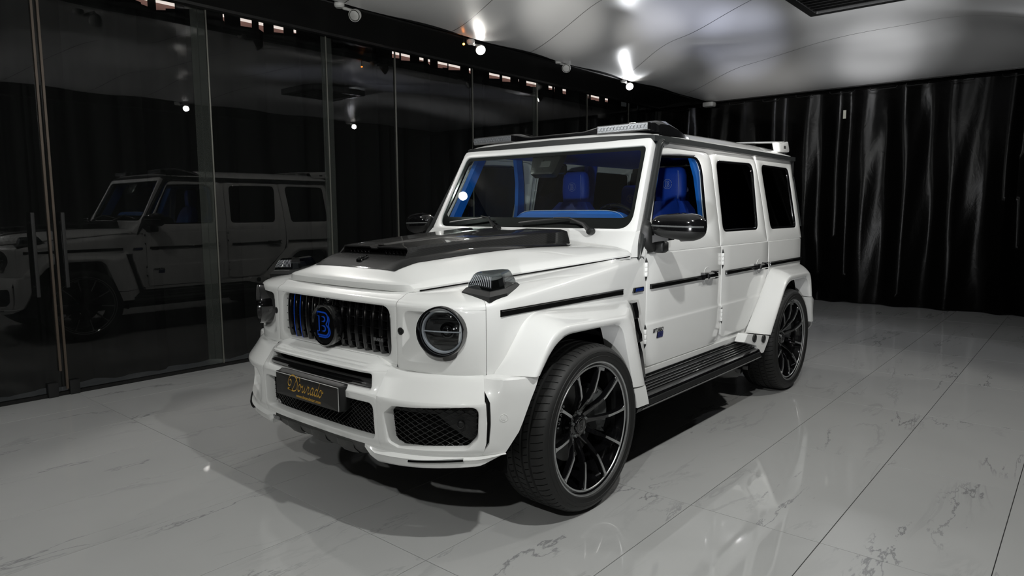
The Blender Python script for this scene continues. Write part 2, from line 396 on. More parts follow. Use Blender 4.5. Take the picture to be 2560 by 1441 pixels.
def b_letter(mp, s, width, w=0.0, shadow=True):
    """outlined slab-serif capital: closed strokes"""
    g = G()
    def arc(cx, cy, rx, ry, a0, a1, n=8): return [(cx+rx*cos(radians(lerp(a0, a1, k/n))), cy+ry*sin(radians(lerp(a0, a1, k/n)))) for k in range(n+1)]
    out = [(-.72, 1.0), (-.72, .66), (-.52, .66), (-.52, -.66), (-.72, -.66), (-.72, -1.0), (.15, -1.0)]+arc(.18, -.52, .48, .48, -90, 62)+[(.34, -.02)]+arc(.12, .52, .46, .48, -40, 90)
    h1 = [(-.16, .62), (-.16, .22), (.02, .22)]+arc(.04, .42, .16, .20, -90, 90)
    h2 = [(-.16, -.18), (-.16, -.62), (.05, -.62)]+arc(.06, -.40, .18, .22, -90, 90)
    for l in (out, h1, h2):
        l = [(x*s, y*s) for x, y in l]; l = l+[l[0], l[1]]
        g.join(ribbon(l, width, mp, w))
    if shadow:
        sh = [(-.62, -1.16), (.25, -1.16)]+arc(.30, -.62, .52, .50, -90, 30)+[(.62, -.10)]+arc(.24, .42, .50, .46, -20, 40)
        g.join(ribbon([(x*s, y*s) for x, y in sh], width*.85, mp, w))
    return g

# ================================================================== ROOM
XG, XR, YB, YF = -3.38, 3.45, 8.72, -7.2      # glass wall, right curtain, back curtain, wall behind the camera
# floor: dark bed with individual marble-look tiles (60 x 120 cm)
g = G(); g.box(-3.42, XR+.3, YF, YB+.4, -0.06, -0.004)
floor = struct(g.build('floor', 'grout'), 'grey marble look polished tile floor')
TX, TY, PX, PY, GAP = 0.16, 0.355, 0.604, 1.208, 0.0034
tm = G(); tm.box(GAP/2, PX-GAP/2, GAP/2, PY-GAP/2, -0.012, 0.0)
tm = G()
b = 0.0008
def rect(x0, x1, y0, y1, z): return [(x0, y0, z), (x1, y0, z), (x1, y1, z), (x0, y1, z)]
tm.loft([rect(GAP/2, PX-GAP/2, GAP/2, PY-GAP/2, -0.012), rect(GAP/2, PX-GAP/2, GAP/2, PY-GAP/2, -b), rect(GAP/2+b, PX-GAP/2-b, GAP/2+b, PY-GAP/2-b, 0)])
tile_me = tm.mesh('tile', 'marble_tile', 20)
def cut_tile(x0, x1):
    q = G(); q.loft([rect(x0, x1, GAP/2, PY-GAP/2, -0.012), rect(x0, x1, GAP/2, PY-GAP/2, -b), rect(x0+b, x1-b, GAP/2+b, PY-GAP/2-b, 0)])
    return q.mesh('tile', 'marble_tile', 20)
i0 = math.floor((XG-TX)/PX); cut_me = cut_tile(XG-0.02-(TX+i0*PX), PX-GAP/2)
for i in range(i0, math.ceil((XR-TX)/PX)):
    for j in range(math.floor((YF-TY)/PY), math.ceil((YB+.3-TY)/PY)):
        o = bpy.data.objects.new('tile', cut_me if i == i0 else tile_me); COL.objects.link(o); o.parent = floor
        o.location = (TX+i*PX, TY+j*PY, 0)

# ceiling: satin membrane stretched between the rails, sagging in soft bulges
def ceil_z(x, y):
    ex = min(1, (x+2.48)/1.3) if x < 0 else min(1, (2.52-x)/1.3)
    ex = max(0, ex); ex = ex*ex*(3-2*ex)
    ey = max(0, min(1, (YB-.05-y)/1.8)); ey = ey*ey*(3-2*ey)
    bul = .045*sin(x*1.9+.6)*sin(y*1.55+.4)+.03*sin(x*3.1+y*1.1)+.02*sin(y*3.3-x*.7)
    pin = .02*(.5+.5*cos((y-3.05)*2*pi/1.6))
    return lerp(3.31, 3.52+bul, ex*ey)+ (-pin)*(1-ex)*ey - .05*(1-ey)*(1 if abs(x) < 2.4 else .3)
g = G(); NX, NY = 60, 150
SEAMS = []
rows = [[(lerp(-2.48, 2.52, i/NX), lerp(YF, YB-.03, j/NY)) for i in range(NX+1)] for j in range(NY+1)]
g.grid([[(x, y, ceil_z(x, y)) for x, y in r] for r in rows])
ceiling = struct(g.build('ceiling', 'satin_membrane', angle=60), 'light grey satin stretched membrane ceiling')
# welded seams of the membrane
def seam(pts):
    q = G(); P = catmull([(x, y, 0) for x, y in pts], 14)
    L, R = [], []
    for i, p in enumerate(P):
        t = (P[min(i+1, len(P)-1)]-P[max(0, i-1)]).normalized(); n = Vector((-t.y, t.x, 0))*.004
        a, c2 = p+n, p-n; L.append((a.x, a.y, ceil_z(a.x, a.y)-.0025)); R.append((c2.x, c2.y, ceil_z(c2.x, c2.y)-.0025))
    q.grid([L, R]).build('seam', 'steel_dark', ceiling)
seam([(-2.46, 2.55), (-1.2, 2.25), (0.2, 1.9), (2.5, 1.3)])
seam([(-2.46, 3.85), (-1.0, 3.3), (0.6, 2.7), (2.5, 2.1)])
seam([(-2.46, 5.9), (-1.4, 5.25), (-0.3, 4.5), (1.2, 3.6), (2.5, 2.9)])
seam([(-2.46, 7.7), (-1.2, 7.2), (0.0, 6.6), (1.2, 6.25), (2.5, 6.1)])
seam([(-2.46, 1.2), (0, .8), (2.5, .2)])
# ceiling vent (black inset frame at the top of the picture)
vent = empty('ceiling_vent', 'black rectangular vent recessed in the silver ceiling', 'vent', loc=(0, 0, 0))
zv = 3.50
vg = G()
ov = [(0.36, 3.95, .02), (1.30, 3.95, .02), (1.30, 5.02, .02), (0.36, 5.02, .02)]
iv = [(0.44, 4.03, .01), (1.22, 4.03, .01), (1.22, 4.94, .01), (0.44, 4.94, .01)]
holed(rloop(ov), rloop(iv), lambda u, v, w: (u, v, zv-.06-w), dep_o=.09, dep_i=.05).build('frame', 'beam_black', vent)
q = G(); q.box(.43, 1.23, 4.02, 4.95, zv-.03, zv+.05); q.build('backing', 'dark_hollow', vent)
for k in range(9):
    q = G(); y = 4.08+k*.098; q.box(.445, 1.215, y, y+.05, zv-.055, zv-.048); q.xf(lambda x, yy, z, y=y: (x, yy, z+(yy-y)*.35)); q.build('slat', 'rail_black', vent)

# side soffits with their rails
def soffit(sg, wall, name):
    q = G(); xe = 2.50
    q.sweep([(sg*1.0, YF, 0), (sg*1.0, YB, 0)], [(0, 0), (.001, 0), (.001, .001)]) if False else None
    prof = [(sg*(abs(wall)+.02), 3.235), (sg*(abs(wall)-.06), 3.235), (sg*(abs(wall)-.06), 3.26), (sg*3.0, 3.30), (sg*2.62, 3.325), (sg*2.62, 3.60), (sg*(abs(wall)+.02), 3.60)]
    q.loft([[(x, YF, z) for x, z in prof], [(x, YB+.3, z) for x, z in prof]])
    return struct(q.build(name, 'beam_black'))
soffit(-1, XG, 'trim_1'); soffit(1, XR, 'trim_2')
def rail(sg, name):
    par = struct(empty(name))
    for k, (dx, z, r) in enumerate(((0, 3.318, .022), (.055, 3.30, .014), (.10, 3.315, .016))):
        q = G(); q.tube([(sg*(2.49+dx), YF, z), (sg*(2.49+dx), YB-.02, z)], r, 8); q.build('rail_tube', 'rail_black', par)
    q = G(); q.box(min(sg*2.46, sg*2.66), max(sg*2.46, sg*2.66), YF, YB-.02, 3.325, 3.36); q.build('rail_plate', 'rail_black', par)
rail(-1, 'trim_3'); rail(1, 'trim_4')

# glass wall: overlapping clear panes with narrow edge strips
wall_left = struct(empty('wall_left'))
YJ = [-7.2, -5.9, -4.65, -3.4, -2.15, -0.95, 0.30, 1.58, 2.52, 3.76, 5.10, 6.36, 7.60, 8.70]
for i in range(len(YJ)-1):
    a, c2 = YJ[i]+.004, YJ[i+1]-.004
    q = G(); q.grid([[(XG, a, .03), (XG, c2, .03)], [(XG, a, 3.24), (XG, c2, 3.24)]])
    o = q.build('glass_pane', 'wall_glass', wall_left)
for y, wd, z1 in ((.37, .012, 2.3), (1.62, .012, 3.2), (2.53, .018, 3.2), (3.80, .014, 3.2), (5.12, .02, 3.2), (6.38, .014, 3.2), (7.62, .012, 3.2)):
    q = G(); q.box(XG+.002, XG+.010, y, y+wd, .03, 3.23); q.build('edge_strip', 'anodised_edge', wall_left)
for y in (.235, 5.03, 1.565): # clear overlap strips
    q = G(); q.grid([[(XG+.006, y, .03), (XG+.006, y+.13, .03)], [(XG+.006, y, 3.22), (XG+.006, y+.13, 3.22)]]); q.build('overlap_strip', 'clear_strip', wall_left)
q = G(); q.box(XG-.03, XG+.015, YF, YB, 0, .028); q.build('floor_channel', 'rail_black', wall_left)
# the sliding door joint at the far left with its brown edges, handles and floor fittings
for y in (-.965, -.925):
    q = G(); q.box(XG+.004, XG+.022, y, y+.016, .05 if y > -.95 else .20, 3.2); q.build('door_edge', 'brown_edge', wall_left)
for y0, lab in ((-1.055, 'black floor fitting clamping the glass left of the door joint'), (-.905, 'black floor fitting clamping the glass right of the door joint')):
    q = G(); q.box(XG-.02, XG+.035, y0, y0+.072, .0, .115, .004)
    tag(q.build('glass_fitting', 'black_plastic'), lab, 'bracket', 'floor fittings of the glass door')
for y0, z0, z1, lab in ((-1.085, .80, 1.45, 'long black vertical pull handle left of the glass door joint'), (-.885, .86, 1.45, 'long black vertical pull handle right of the glass door joint')):
    h = empty('door_handle', lab, 'handle', 'pull handles of the glass door', loc=(0, 0, 0))
    q = G(); q.box(XG+.045, XG+.068, y0, y0+.026, z0, z1, .004); q.build('bar', 'black_plastic', h)
    for z in (z0+.08, z1-.08):
        q = G(); q.tube([(XG+.002, y0+.013, z), (XG+.05, y0+.013, z)], .009, 8); q.build('standoff', 'black_plastic', h)

# curtains ---------------------------------------------------------
def curtain(path_fn, length, z0, z1, amp, pitch, name, mat, seed, notch=None, nz=26, top_amp=.4, angle=180, crease=False):
    rnd = random.Random(seed); n = int(length/pitch*9)
    ph = []; a = 0
    while a < length+pitch:
        ph.append(a); a += pitch*rnd.uniform(.65, 1.4)
    def fold(s, t):
        k = max(i for i in range(len(ph)) if ph[i] <= s) if s > 0 else 0
        k = min(k, len(ph)-2); u = (s-ph[k])/(ph[k+1]-ph[k]); r = random.Random(seed*977+k); am = amp*r.uniform(.5, 1.25); sk = r.uniform(.7, 2.2)
        u = u**sk if r.random() > .5 else 1-(1-u)**sk
        d = am*(sin(pi*u)**1.3 if not crease else (1-abs(2*u-1)**1.1)*.85)*lerp(1.0, top_amp, t)
        return d
    rows = []
    for j in range(nz+1):
        t = j/nz; row = []
        for i in range(n+1):
            s = length*i/n; drift = .10*sin(s*.9+seed)*t+.03*sin(t*4+s*2)
            d = fold(max(0, min(length, s+drift)), t)+.012*sin(s*7+t*5+seed)+.006*sin(s*23-t*11)
            z = lerp(z0, z1, t)
            if notch: z = min(z, notch(s))
            row.append(path_fn(s, d, z))
        rows.append(row)
    q = G(); q.grid(rows); return q.build(name, mat, angle=angle, recalc=False)
back = curtain(lambda s, d, z: (-3.75+s, YB-.02-d*.9, z), 7.6, .02, 3.20, .22, .50, 'wall_back', 'pvc_black', 11, nz=34, top_amp=.55, angle=60, crease=True); struct(back, 'black pvc sheet curtain hung along the back wall')
right = curtain(lambda s, d, z: (XR-d, YB-s, z), 16, .01, 3.28, .12, .35, 'wall_right', 'cloth_black', 5, angle=60); struct(right)
front = curtain(lambda s, d, z: (XR-s, YF+d, z), 7.2, .01, 3.28, .12, .35, 'wall_front', 'cloth_black', 8, angle=60); struct(front)
q = G(); q.box(-3.9, XR+.3, YB+.12, YB+.2, 0, 3.6); struct(q.build('wall_outer', 'dark_hollow'))
q = G(); q.box(-3.4, XR, YB-.12, YB+.12, 3.245, 3.34); struct(q.build('trim_5', 'rail_black'))
# curtain rail hooks and cords on the back wall
for k in range(12):
    x0 = -3.0+k*.52+random.uniform(-.05, .05)
    hk = G(); z = 3.175+random.uniform(-.01, .008); L = random.uniform(.26, .36)
    hk.tube([(x0, YB-.16, z+.03), (x0, YB-.17, z), (x0+.03, YB-.175, z-.012), (x0+L-.02, YB-.175, z-.006), (x0+L, YB-.17, z+.02)], .007, 6)
    o = hk.build('curtain_cord', 'rail_black'); o.parent = back
# lining curtain behind the glass, with cut-outs at its top
GAPS = []
for y0, n, w, st in ((.70, 1, .05, 0), (.90, 1, .13, 0), (1.085, 1, .12, 0), (1.265, 1, .11, 0), (1.43, 1, .03, 0), (2.80, 1, .10, 0), (2.98, 1, .12, 0), (3.19, 1, .05, 0), (3.33, 1, .14, 0), (3.56, 1, .15, 0), (3.80, 1, .14, 0), (4.05, 1, .08, 0),
                     (4.36, 1, .05, 0), (4.56, 1, .14, 0), (4.82, 1, .13, 0), (5.06, 1, .17, 0), (5.36, 1, .17, 0), (5.80, 1, .07, 0), (6.02, 1, .06, 0), (6.22, 1, .20, 0), (6.56, 1, .15, 0), (6.85, 1, .12, 0), (7.10, 1, .18, 0), (7.42, 1, .12, 0),
                     (7.70, 1, .16, 0), (7.98, 1, .14, 0), (8.22, 1, .07, 0), (8.45, 1, .1, 0), (-.10, 1, .17, 0), (.13, 1, .15, 0)):
    GAPS.append((y0, y0+w*.80))
lin = G(); ys = []; rnd = random.Random(3)
yy = YF
edges = sorted([YF, YB+.1]+[e for gp in GAPS for e in gp])
def in_gap(y):
    return any(a-1e-6 <= y <= b2+1e-6 for a, b2 in GAPS)
cols = []
for k in range(len(edges)-1):
    n = max(1, int((edges[k+1]-edges[k])/.06))
    for j in range(n): cols.append(lerp(edges[k], edges[k+1], j/n))
cols.append(edges[-1])
def lx(y, z): return -3.72-.045*sin(y*17+.7*sin(y*3))-.03*sin(y*7.3)-.02*sin(y*31+z)
for k in range(len(cols)-1):
    y0, y1 = cols[k], cols[k+1]; gap = in_gap((y0+y1)/2)
    z1 = (3.262+.008*sin(y0*40)) if gap else 3.50
    r = [[(lx(y, z), y, z) for y in (y0, y1)] for z in (0, 1.1, 2.2, 3.1, z1)]
    lin.grid(r)
struct(lin.build('trim_6', 'cloth_black', angle=60, recalc=False), 'black lining curtain behind the glass wall with gaps at its top')
q = G(); q.box(-4.5, -4.42, YF, YB+.3, 0, 3.6); struct(q.build('wall_outside', 'outer_wall'))
q = G(); q.tube([(-4.36, -1, 3.50), (-4.36, YB, 3.50)], .02, 8)
tag(q.build('strip_light', 'strip_tube'), 'thin pinkish light strip glimpsed through gaps above lining curtain', 'light')
d = bpy.data.lights.new('corridor_light', 'AREA'); d.energy = 6; d.shape = 'RECTANGLE'; d.size = .1; d.size_y = 10; d.color = (1, .82, .78)
o = bpy.data.objects.new('corridor_light', d); COL.objects.link(o); o.location = (-4.15, 3.8, 3.3); o.rotation_euler = (0, radians(90), 0)

# ------------------------------------------------------------------ spot fixtures on the rails
def make_fixture(x, y, z, aim, lit, label):
    f = empty('spotlight', label, 'lamp', 'spotlights on the ceiling rail', loc=(x, y, z))
    sg = 1 if x > 0 else -1
    a = Vector(aim)-Vector((x, y, z)); a.normalize()
    h = Vector((0, 0, 0))
    base = Vector((0.02*sg, -.14, .055))
    q = G(); q.lathe([(.001, 0), (.030, 0), (.042, .012), (.046, .03), (.042, .05), (.001, .052)], 20, 'Z')
    q.xf(lambda X, Y, Z: (X+base.x, Y+base.y, Z+base.z-.01)); q.build('mount', 'lamp_white', f)
    q = G(); q.tube([base+Vector((0, .01, .01)), base+Vector((0, .045, -.002)), -a*.115+Vector((0, -.012, .010)), -a*.085], [.016, .014, .013, .018], 10); q.build('arm', 'lamp_white', f)
    M = a.to_track_quat('Z', 'Y').to_matrix()
    def mp(X, Y, Z):
        v = M @ Vector((X, Y, Z)); return (v.x, v.y, v.z)
    q = G(); q.lathe([(.001, -.105), (.022, -.10), (.040, -.082), (.052, -.055), (.056, -.03), (.056, -.012), (.052, -.012)], 24, 'Z'); q.xf(mp); q.build('head', 'lamp_white', f)
    q = G(); q.lathe([(.001, -.010), (.03, -.011), (.042, -.014)], 24, 'Z'); q.xf(mp); q.build('bulb', 'lamp_bulb' if lit else 'lamp_white', f)
    return f
for (x, y, z, aim, w, c, ang) in LIT:
    a = (Vector(aim)-Vector((x, y, z))).normalized()
    side = 'left' if x < 0 else 'right'
    LAB = {(-2.52, 3.05): 'lit white spotlight on the left rail beside the tiny orange lamp', (-2.52, 6.22): 'brightest lit spotlight, far along the left rail near the corner'}
    p0 = Vector((x, y, z))-a*0.0
    make_fixture(x, y, z, aim, True, LAB.get((x, y), 'lit white spotlight on the %s rail %s' % (side, {-3.75: 'behind the camera', -0.75: 'near the camera', -0.22: 'level with the car bonnet', 2.85: 'above the rear door', 6.35: 'near the back curtain'}.get(y, ''))))
make_fixture(-2.50, 1.33, 3.215, (-1.0, -1.6, 1.6), False, 'unlit white spotlight nearest on the left rail')
make_fixture(-2.50, 4.62, 3.235, (-1.2, 2.0, 1.6), False, 'unlit white spotlight between the two lit ones on left rail')
q = G(); q.lathe([(.001, 0), (.011, .004), (.011, .018), (.001, .022)], 12, 'Z'); q.xf(lambda X, Y, Z: (X-2.50, Y+2.76, Z+3.205))
pl_ = q.build('pilot_lamp', 'pilot_orange'); q = G(); q.tube([(-2.50, 2.76, 3.222), (-2.50, 2.76, 3.312)], .005, 8); q.build('stem', 'rail_black', pl_)
tag(pl_, 'tiny glowing orange lamp beside the lit spotlight on the left rail', 'light')
q = G(); q.box(-2.42, -2.24, YB-.3, YB-.16, 3.16, 3.235, .01)
q.build('camera_box', 'lamp_white'); tag(bpy.data.objects['camera_box'], 'small white box mounted high in the back corner', 'box')
q = G(); q.box(-.205, -.165, YB-.245, YB-.235, 2.78, 2.90)
q.build('paper_tag', 'label_white', back)

# made-up tripod lamp for the added ceiling wash (its spots are set with the lights at the top)
fs = empty('added_wash_stand', 'added black wash light on a low tripod, unseen behind the camera', 'lamp', loc=(0, 0, 0))
fx, fy, fz = ADDED_WASH[0]+.06, ADDED_WASH[1]-.16, ADDED_WASH[2]
q = G(); q.tube([(fx, fy, .30), (fx, fy, fz-.05)], .014, 10); q.build('pole', 'rail_black', fs)
for a_ in (0.3, 2.4, 4.5):
    q = G(); q.tube([(fx, fy, .34), (fx+.30*cos(a_), fy+.30*sin(a_), .012)], .010, 8); q.build('leg', 'rail_black', fs)
q = G(); q.box(fx-.11, fx+.11, fy-.05, fy+.05, fz-.07, fz+.07, .01); q.build('head', 'beam_black', fs)
q = G(); q.grid([[(x, fy+.052, z) for x in (fx-.09, fx+.09)] for z in (fz-.05, fz+.05)]); q.build('lamp_face', 'lamp_bulb', fs)

# ================================================================== CAR  (x = its left, y = rearwards, z up; origin under the front axle)
car = empty('car', 'white boxy off-road wagon with black and blue trim parked on the tile floor', 'car')
WB = 2.89
def mk(pts):
    P = [Vector(q) for q in pts]; P = [Vector((-P[1].x, P[1].y))]+P+[2*P[-1]-P[-2]]; out = []
    for i in range(1, len(P)-2):
        a, b, c, d = P[i-1], P[i], P[i+1], P[i+2]
        for k in range(20):
            t = k/20; out.append(.5*((2*b)+(-a+c)*t+(2*a-5*b+4*c-d)*t*t+(-a+3*b-3*c+d)*t**3))
    out.append(Vector(pts[-1])); S = [0]
    for i in range(1, len(out)): S.append(S[-1]+(out[i]-out[i-1]).length)
    return out, S
FACE = mk([(0, -.755), (.42, -.745), (.55, -.735), (.66, -.715), (.75, -.68), (.83, -.62), (.875, -.56), (.893, -.50), (.895, -.42), (.895, -.2), (.893, .2), (.889, .5), (.886, .705)])
BUMP = mk([(0, -.815), (.25, -.812), (.43, -.80), (.55, -.785), (.66, -.755), (.76, -.705), (.85, -.64), (.92, -.565), (.97, -.49), (.995, -.42), (1.0, -.36), (1.0, -.3)])
def pos(C, s):
    o, S = C; s = max(0, min(s, S[-1])); lo, hi = 0, len(S)-1
    while hi-lo > 1:
        m = (lo+hi)//2
        if S[m] <= s: lo = m
        else: hi = m
    t = (s-S[lo])/(S[hi]-S[lo]); return o[lo].lerp(o[hi], t)
def at(C, s, off=0):
    sg = -1 if s < 0 else 1; s = abs(s); p = pos(C, s); t = pos(C, min(s+.01, C[1][-1]))-pos(C, max(s-.01, 0))
    t.normalize(); return sg*(p.x+t.y*off), p.y-t.x*off
def mapc(C, offf=None):
    def m(s, z, w=0):
        o = (offf(s, z) if offf else 0)+w; x, y = at(C, s, o); return (x, y, z)
    return m
def both(g, name, mat, parent, angle=32, label=None):
    a = g.build(name, mat, parent, angle, label); b = g.copy().mir().build(name, mat, parent, angle, label); return a, b
PM = empty  # alias

# ---------------- front face: grille surround, headlight panels, fenders
def zs(y): return 1.062+.128*max(0, min(1, (y+.6)/1.27))       # shoulder height along the fender
def seamx(y): return .494+(.882-.494)*max(0, min(1, (y+.638)/1.198))
def seamz(y): return 1.090+(1.196-1.090)*max(0, min(1, (y+.638)/1.198))
fm = mapc(FACE)
def toprow(s0, s1, n):
    """fillet and top surface rows above the wall, from the shoulder to the bonnet seam"""
    rows = [[] for _ in range(9)]
    for i in range(n+1):
        s = lerp(s0, s1, i/n); p = pos(FACE, abs(s)); z = zs(p.y); sg = -1 if s < 0 else 1
        for k, (o, dz) in enumerate(((0, -.030), (-.002, -.018), (-.009, -.008), (-.020, -.001), (-.034, .004))):
            x, y = at(FACE, s, o); rows[k].append((x, y, z+dz))
        a = abs(s)
        if a < .46: tx, ty = a*1.02, -.655
        elif a < 1.10:
            t = (a-.46)/.64; ty = lerp(-.655, -.42, t*t*(3-2*t)*.5+t*.5); tx = seamx(ty)-.008*0
        else: ty = max(p.y, -.42) if a > 1.2 else lerp(-.42, p.y, (a-1.10)/.10); tx = seamx(ty)
        ty = min(ty, .70); tz = seamz(ty)-.004; x, y = at(FACE, s, -.034); Z = z+.004
        if ty > .3: tx = min(tx, abs(x)-.003)
        for k, t in enumerate((.25, .5, .75, 1.0)):
            rows[5+k].append((lerp(x, sg*tx, t), lerp(y, ty, t), lerp(Z, tz, t)+.010*sin(pi*t)))
    return rows
# grille surround
GS = .479
out = rloop([(-GS, .772, 0), (GS, .772, 0), (GS, 1.022, 0), (-GS, 1.022, 0)], step=.03)
zt = zs(-.7)-.030
out = [(u, zt if v > 1.02 else v) for u, v in out]
inn = rloop([(-.438, .800, .045), (.438, .800, .045), (.432, 1.026, .055), (-.432, 1.026, .055)], 6, step=.03)
g = holed(out, inn, fm, .001, .012, .02, .055, 3, c=(0, .91)); g.grid(toprow(-GS, GS, 40))
g.grid([[fm(lerp(-GS, GS, i/30), z, w) for i in range(31)] for z, w in ((.772, 0), (.760, .004), (.752, -.01), (.745, -.06))])
g.build('grille_surround', 'white_paint', car, 40)
# headlight panels
def panel_side():
    o = rloop([(GS+.0022, .755, .02), (.9135, .752, .01), (.9135, 1.03, 0), (GS+.0022, 1.03, 0)], 3, step=.03); o = [(u, zs(-.65)-.030 if v > 1.025 else v) for u, v in o]
    i = rloop([(.512, .797, .045), (.788, .808, .05), (.806, 1.036-.012, .045), (.524, 1.026-.008, .045)], 6, step=.02)
    a, b = match(o, i, (.66, .92)); a2 = inset(a, .002)
    hc = (.715, .938)
    A, B = match(o, i, hc); n = len(A)
    rows = [[fm(u, v, -.02) for u, v in A], [fm(u, v, -.001) for u, v in A], [fm(u, v, 0) for u, v in inset(A, .002)]]
    for t in (.35, .7, .93): rows.append([fm(lerp(p[0], q[0], t), lerp(p[1], q[1], t), 0) for p, q in zip(A, B)])
    ring = [(hc[0]+.112*cos(atan2(v-hc[1], u-hc[0])), hc[1]+.104*sin(atan2(v-hc[1], u-hc[0]))) for u, v in B]
    for t, w in ((0.0, -.002), (.12, -.008), (.4, -.024), (.8, -.034), (1, -.036)): rows.append([fm(lerp(p[0], q[0], t), lerp(p[1], q[1], t), w) for p, q in zip(B, ring)])
    rows.append([fm(u, v, -.09) for u, v in ring])
    g = G().grid(rows, True); g.grid(toprow(GS+.0022, .9135, 26))
    g.grid([[fm(lerp(GS+.0022, .9135, i/20), z, w) for i in range(21)] for z, w in ((.755, -.001), (.748, -.02))])
    return g
both(panel_side(), 'headlight_panel', 'white_paint', car, 35)
# parking sensor beside each headlamp
for sg in (1, -1):
    q = G(); rows = []
    for r, w in ((.0165, -.004), (.0165, .003), (.013, .004), (.011, .001), (.001, .001)):
        rows.append([fm(sg*(.505)+r*cos(a*pi/10), .925+r*sin(a*pi/10), w) for a in range(20)])
    q.grid(rows, True).build('parking_sensor', 'black_plastic', car)
# fenders
SE = FACE[1][-1]
def zlo(y):
    return interp(y, [-.52, -.50, -.345, -.30, .50, .56, .655, .72], [.752, .775, .955, .965, .945, .90, .55, .545])
def fender():
    g = G(); n = 90; rows = [[] for _ in range(6)]
    for i in range(n+1):
        s = lerp(.915, SE, i/n); p = pos(FACE, s); z0 = zlo(p.y); z1 = zs(p.y)-.030
        for k in range(6): x, y = at(FACE, s, 0); rows[k].append((x, y, lerp(z0, z1, k/5)))
    inn = [at(FACE, lerp(.915, SE, i/n), -.02)+(zlo(pos(FACE, lerp(.915, SE, i/n)).y),) for i in range(n+1)]
    g.grid([inn]+rows+toprow(.915, SE, n)[1:])
    return g
both(fender(), 'front_fender', 'white_paint', car, 38)

# ---------------- headlights
def circ_map(C, s0, z0, w0):
    """frame on the face curve: local (a,b,w) -> xyz, planar disc"""
    x0, y0 = at(C, s0, w0); x1, y1 = at(C, s0, w0+.1); nx, ny = (x1-x0)/.1, (y1-y0)/.1; tx, ty = -ny, nx
    if tx*(1 if s0 > 0 else 1) < 0: tx, ty = -tx, -ty
    return lambda a, b, w=0: (x0+tx*a+nx*w, y0+ty*a+ny*w, z0+b)
def disc(mp, prof, n=40, sq=1.0):
    g = G(); return g.grid([[mp(r*cos(2*pi*k/n), r*sin(2*pi*k/n)*sq, w) for k in range(n)] for r, w in prof], True)
for sg in (1, -1):
    hl = empty('headlight', parent=car)
    mp = circ_map(FACE, sg*.722, .940, -.003)
    if sg < 0:
        m0 = circ_map(FACE, .722, .940, -.003); mp = lambda a, b, w=0, m0=m0: (lambda q: (-q[0], q[1], q[2]))(m0(-a, b, w))
    disc(mp, [(.110, -.06), (.110, .020), (.108, .026), (.104, .027), (.1015, .022), (.098, -.010), (.090, -.02)]).build('housing', 'black_gloss', hl)
    disc(mp, [(.0975, -.010), (.0955, -.003), (.0885, -.003), (.086, -.008), (.085, -.02)]).build('light_ring', 'ring_lens', hl)
    disc(mp, [(.086, -.012), (.084, -.025), (.06, -.045), (.001, -.05)]).build('reflector', 'lamp_dark_face', hl)
    q = G(); rows = []
    for k in range(21):
        a = lerp(-.084, .084, k/20); w = .004+.008*(1-(a/.084)**2); rows.append([mp(a, .0025, w-.012), mp(a, .0025, w-.006), mp(a, -.0025, w-.006), mp(a, -.0025, w-.012)])
    q.loft(rows).build('centre_bar', 'ring_lens', hl)
    q = disc(lambda a, b, w=0: mp(a+.016, b+.002, w), [(.034, -.045), (.034, -.022), (.028, -.020), (.026, -.026), (.022, -.016), (.012, -.008), (.001, -.006)], 28); q.build('projector', 'black_gloss', hl)
    for k in range(3):
        q = G(); zb = (-.055, -.035, .042)[k]; hw = sqrt(.076**2-zb*zb); q.loft([[mp(-hw, zb-.004, -.045), mp(-hw, zb+.004, -.045), mp(-hw, zb+.004, -.022), mp(-hw, zb-.004, -.022)], [mp(hw, zb-.004, -.045), mp(hw, zb+.004, -.045), mp(hw, zb+.004, -.022), mp(hw, zb-.004, -.022)]]); q.build('reflector_louver', 'black_plastic', hl)
    disc(mp, [(.0985, -.004), (.094, .004), (.07, .012), (.04, .017), (.001, .019)]).build('lens', 'clear_lens', hl, 60)

# ---------------- turn indicators on the fender tops
def indicator():
    base, lens = G(), G()
    A = [(.655, -.505), (.765, -.54), (.86, -.545), (.845, -.29), (.795, -.24), (.70, -.30)]
    A = [(.690, -.545), (.868, -.560), (.868, -.445), (.800, -.270), (.745, -.285), (.680, -.460)]
    def zt(x, y): return lerp(seamz(y), zs(y)+.006, min(1, max(0, (x-.6)/.28)))
    c = (.785, -.44)
    def lvl(k, h): return [(lerp(c[0], x, k), lerp(c[1], y, k), lerp(zt(x, y), zt(*c), 1-k*.6)+h) for x, y in A]
    base.loft([lvl(1.0, -.02), lvl(1.0, .004), lvl(.86, .022), lvl(.80, .024)])
    inner = G(); inner.loft([lvl(.5, .01), lvl(.34, .058)])
    lens.loft([lvl(.81, .02), lvl(.78, .038), lvl(.60, .080), lvl(.52, .088)])
    ribs = G()
    for k in range(12):
        t = k/11; x0, y0 = lerp(A[0][0], A[1][0], t), lerp(A[0][1], A[1][1], t)
        def pp(s, h): return (lerp(c[0], x0, s), lerp(c[1], y0, s), lerp(zt(x0, y0), zt(*c), 1-s*.6)+h)
        ribs.tube([pp(.785, .040), pp(.615, .080)], .0010, 5)
    return base, inner, lens, ribs
bs, inr, ln, rb = indicator()
for sg in (1, -1):
    def mm(q): q = q.copy(); return q if sg > 0 else q.mir()
    ind = mm(bs).build('indicator_lamp', 'black_plastic', car, 20)
    mm(ln).build('lens', 'smoke_lens', ind, 15); mm(inr).build('bulb_holder', 'steel_dark', ind, 20); mm(rb).build('lens_rib', 'ring_lens', ind)

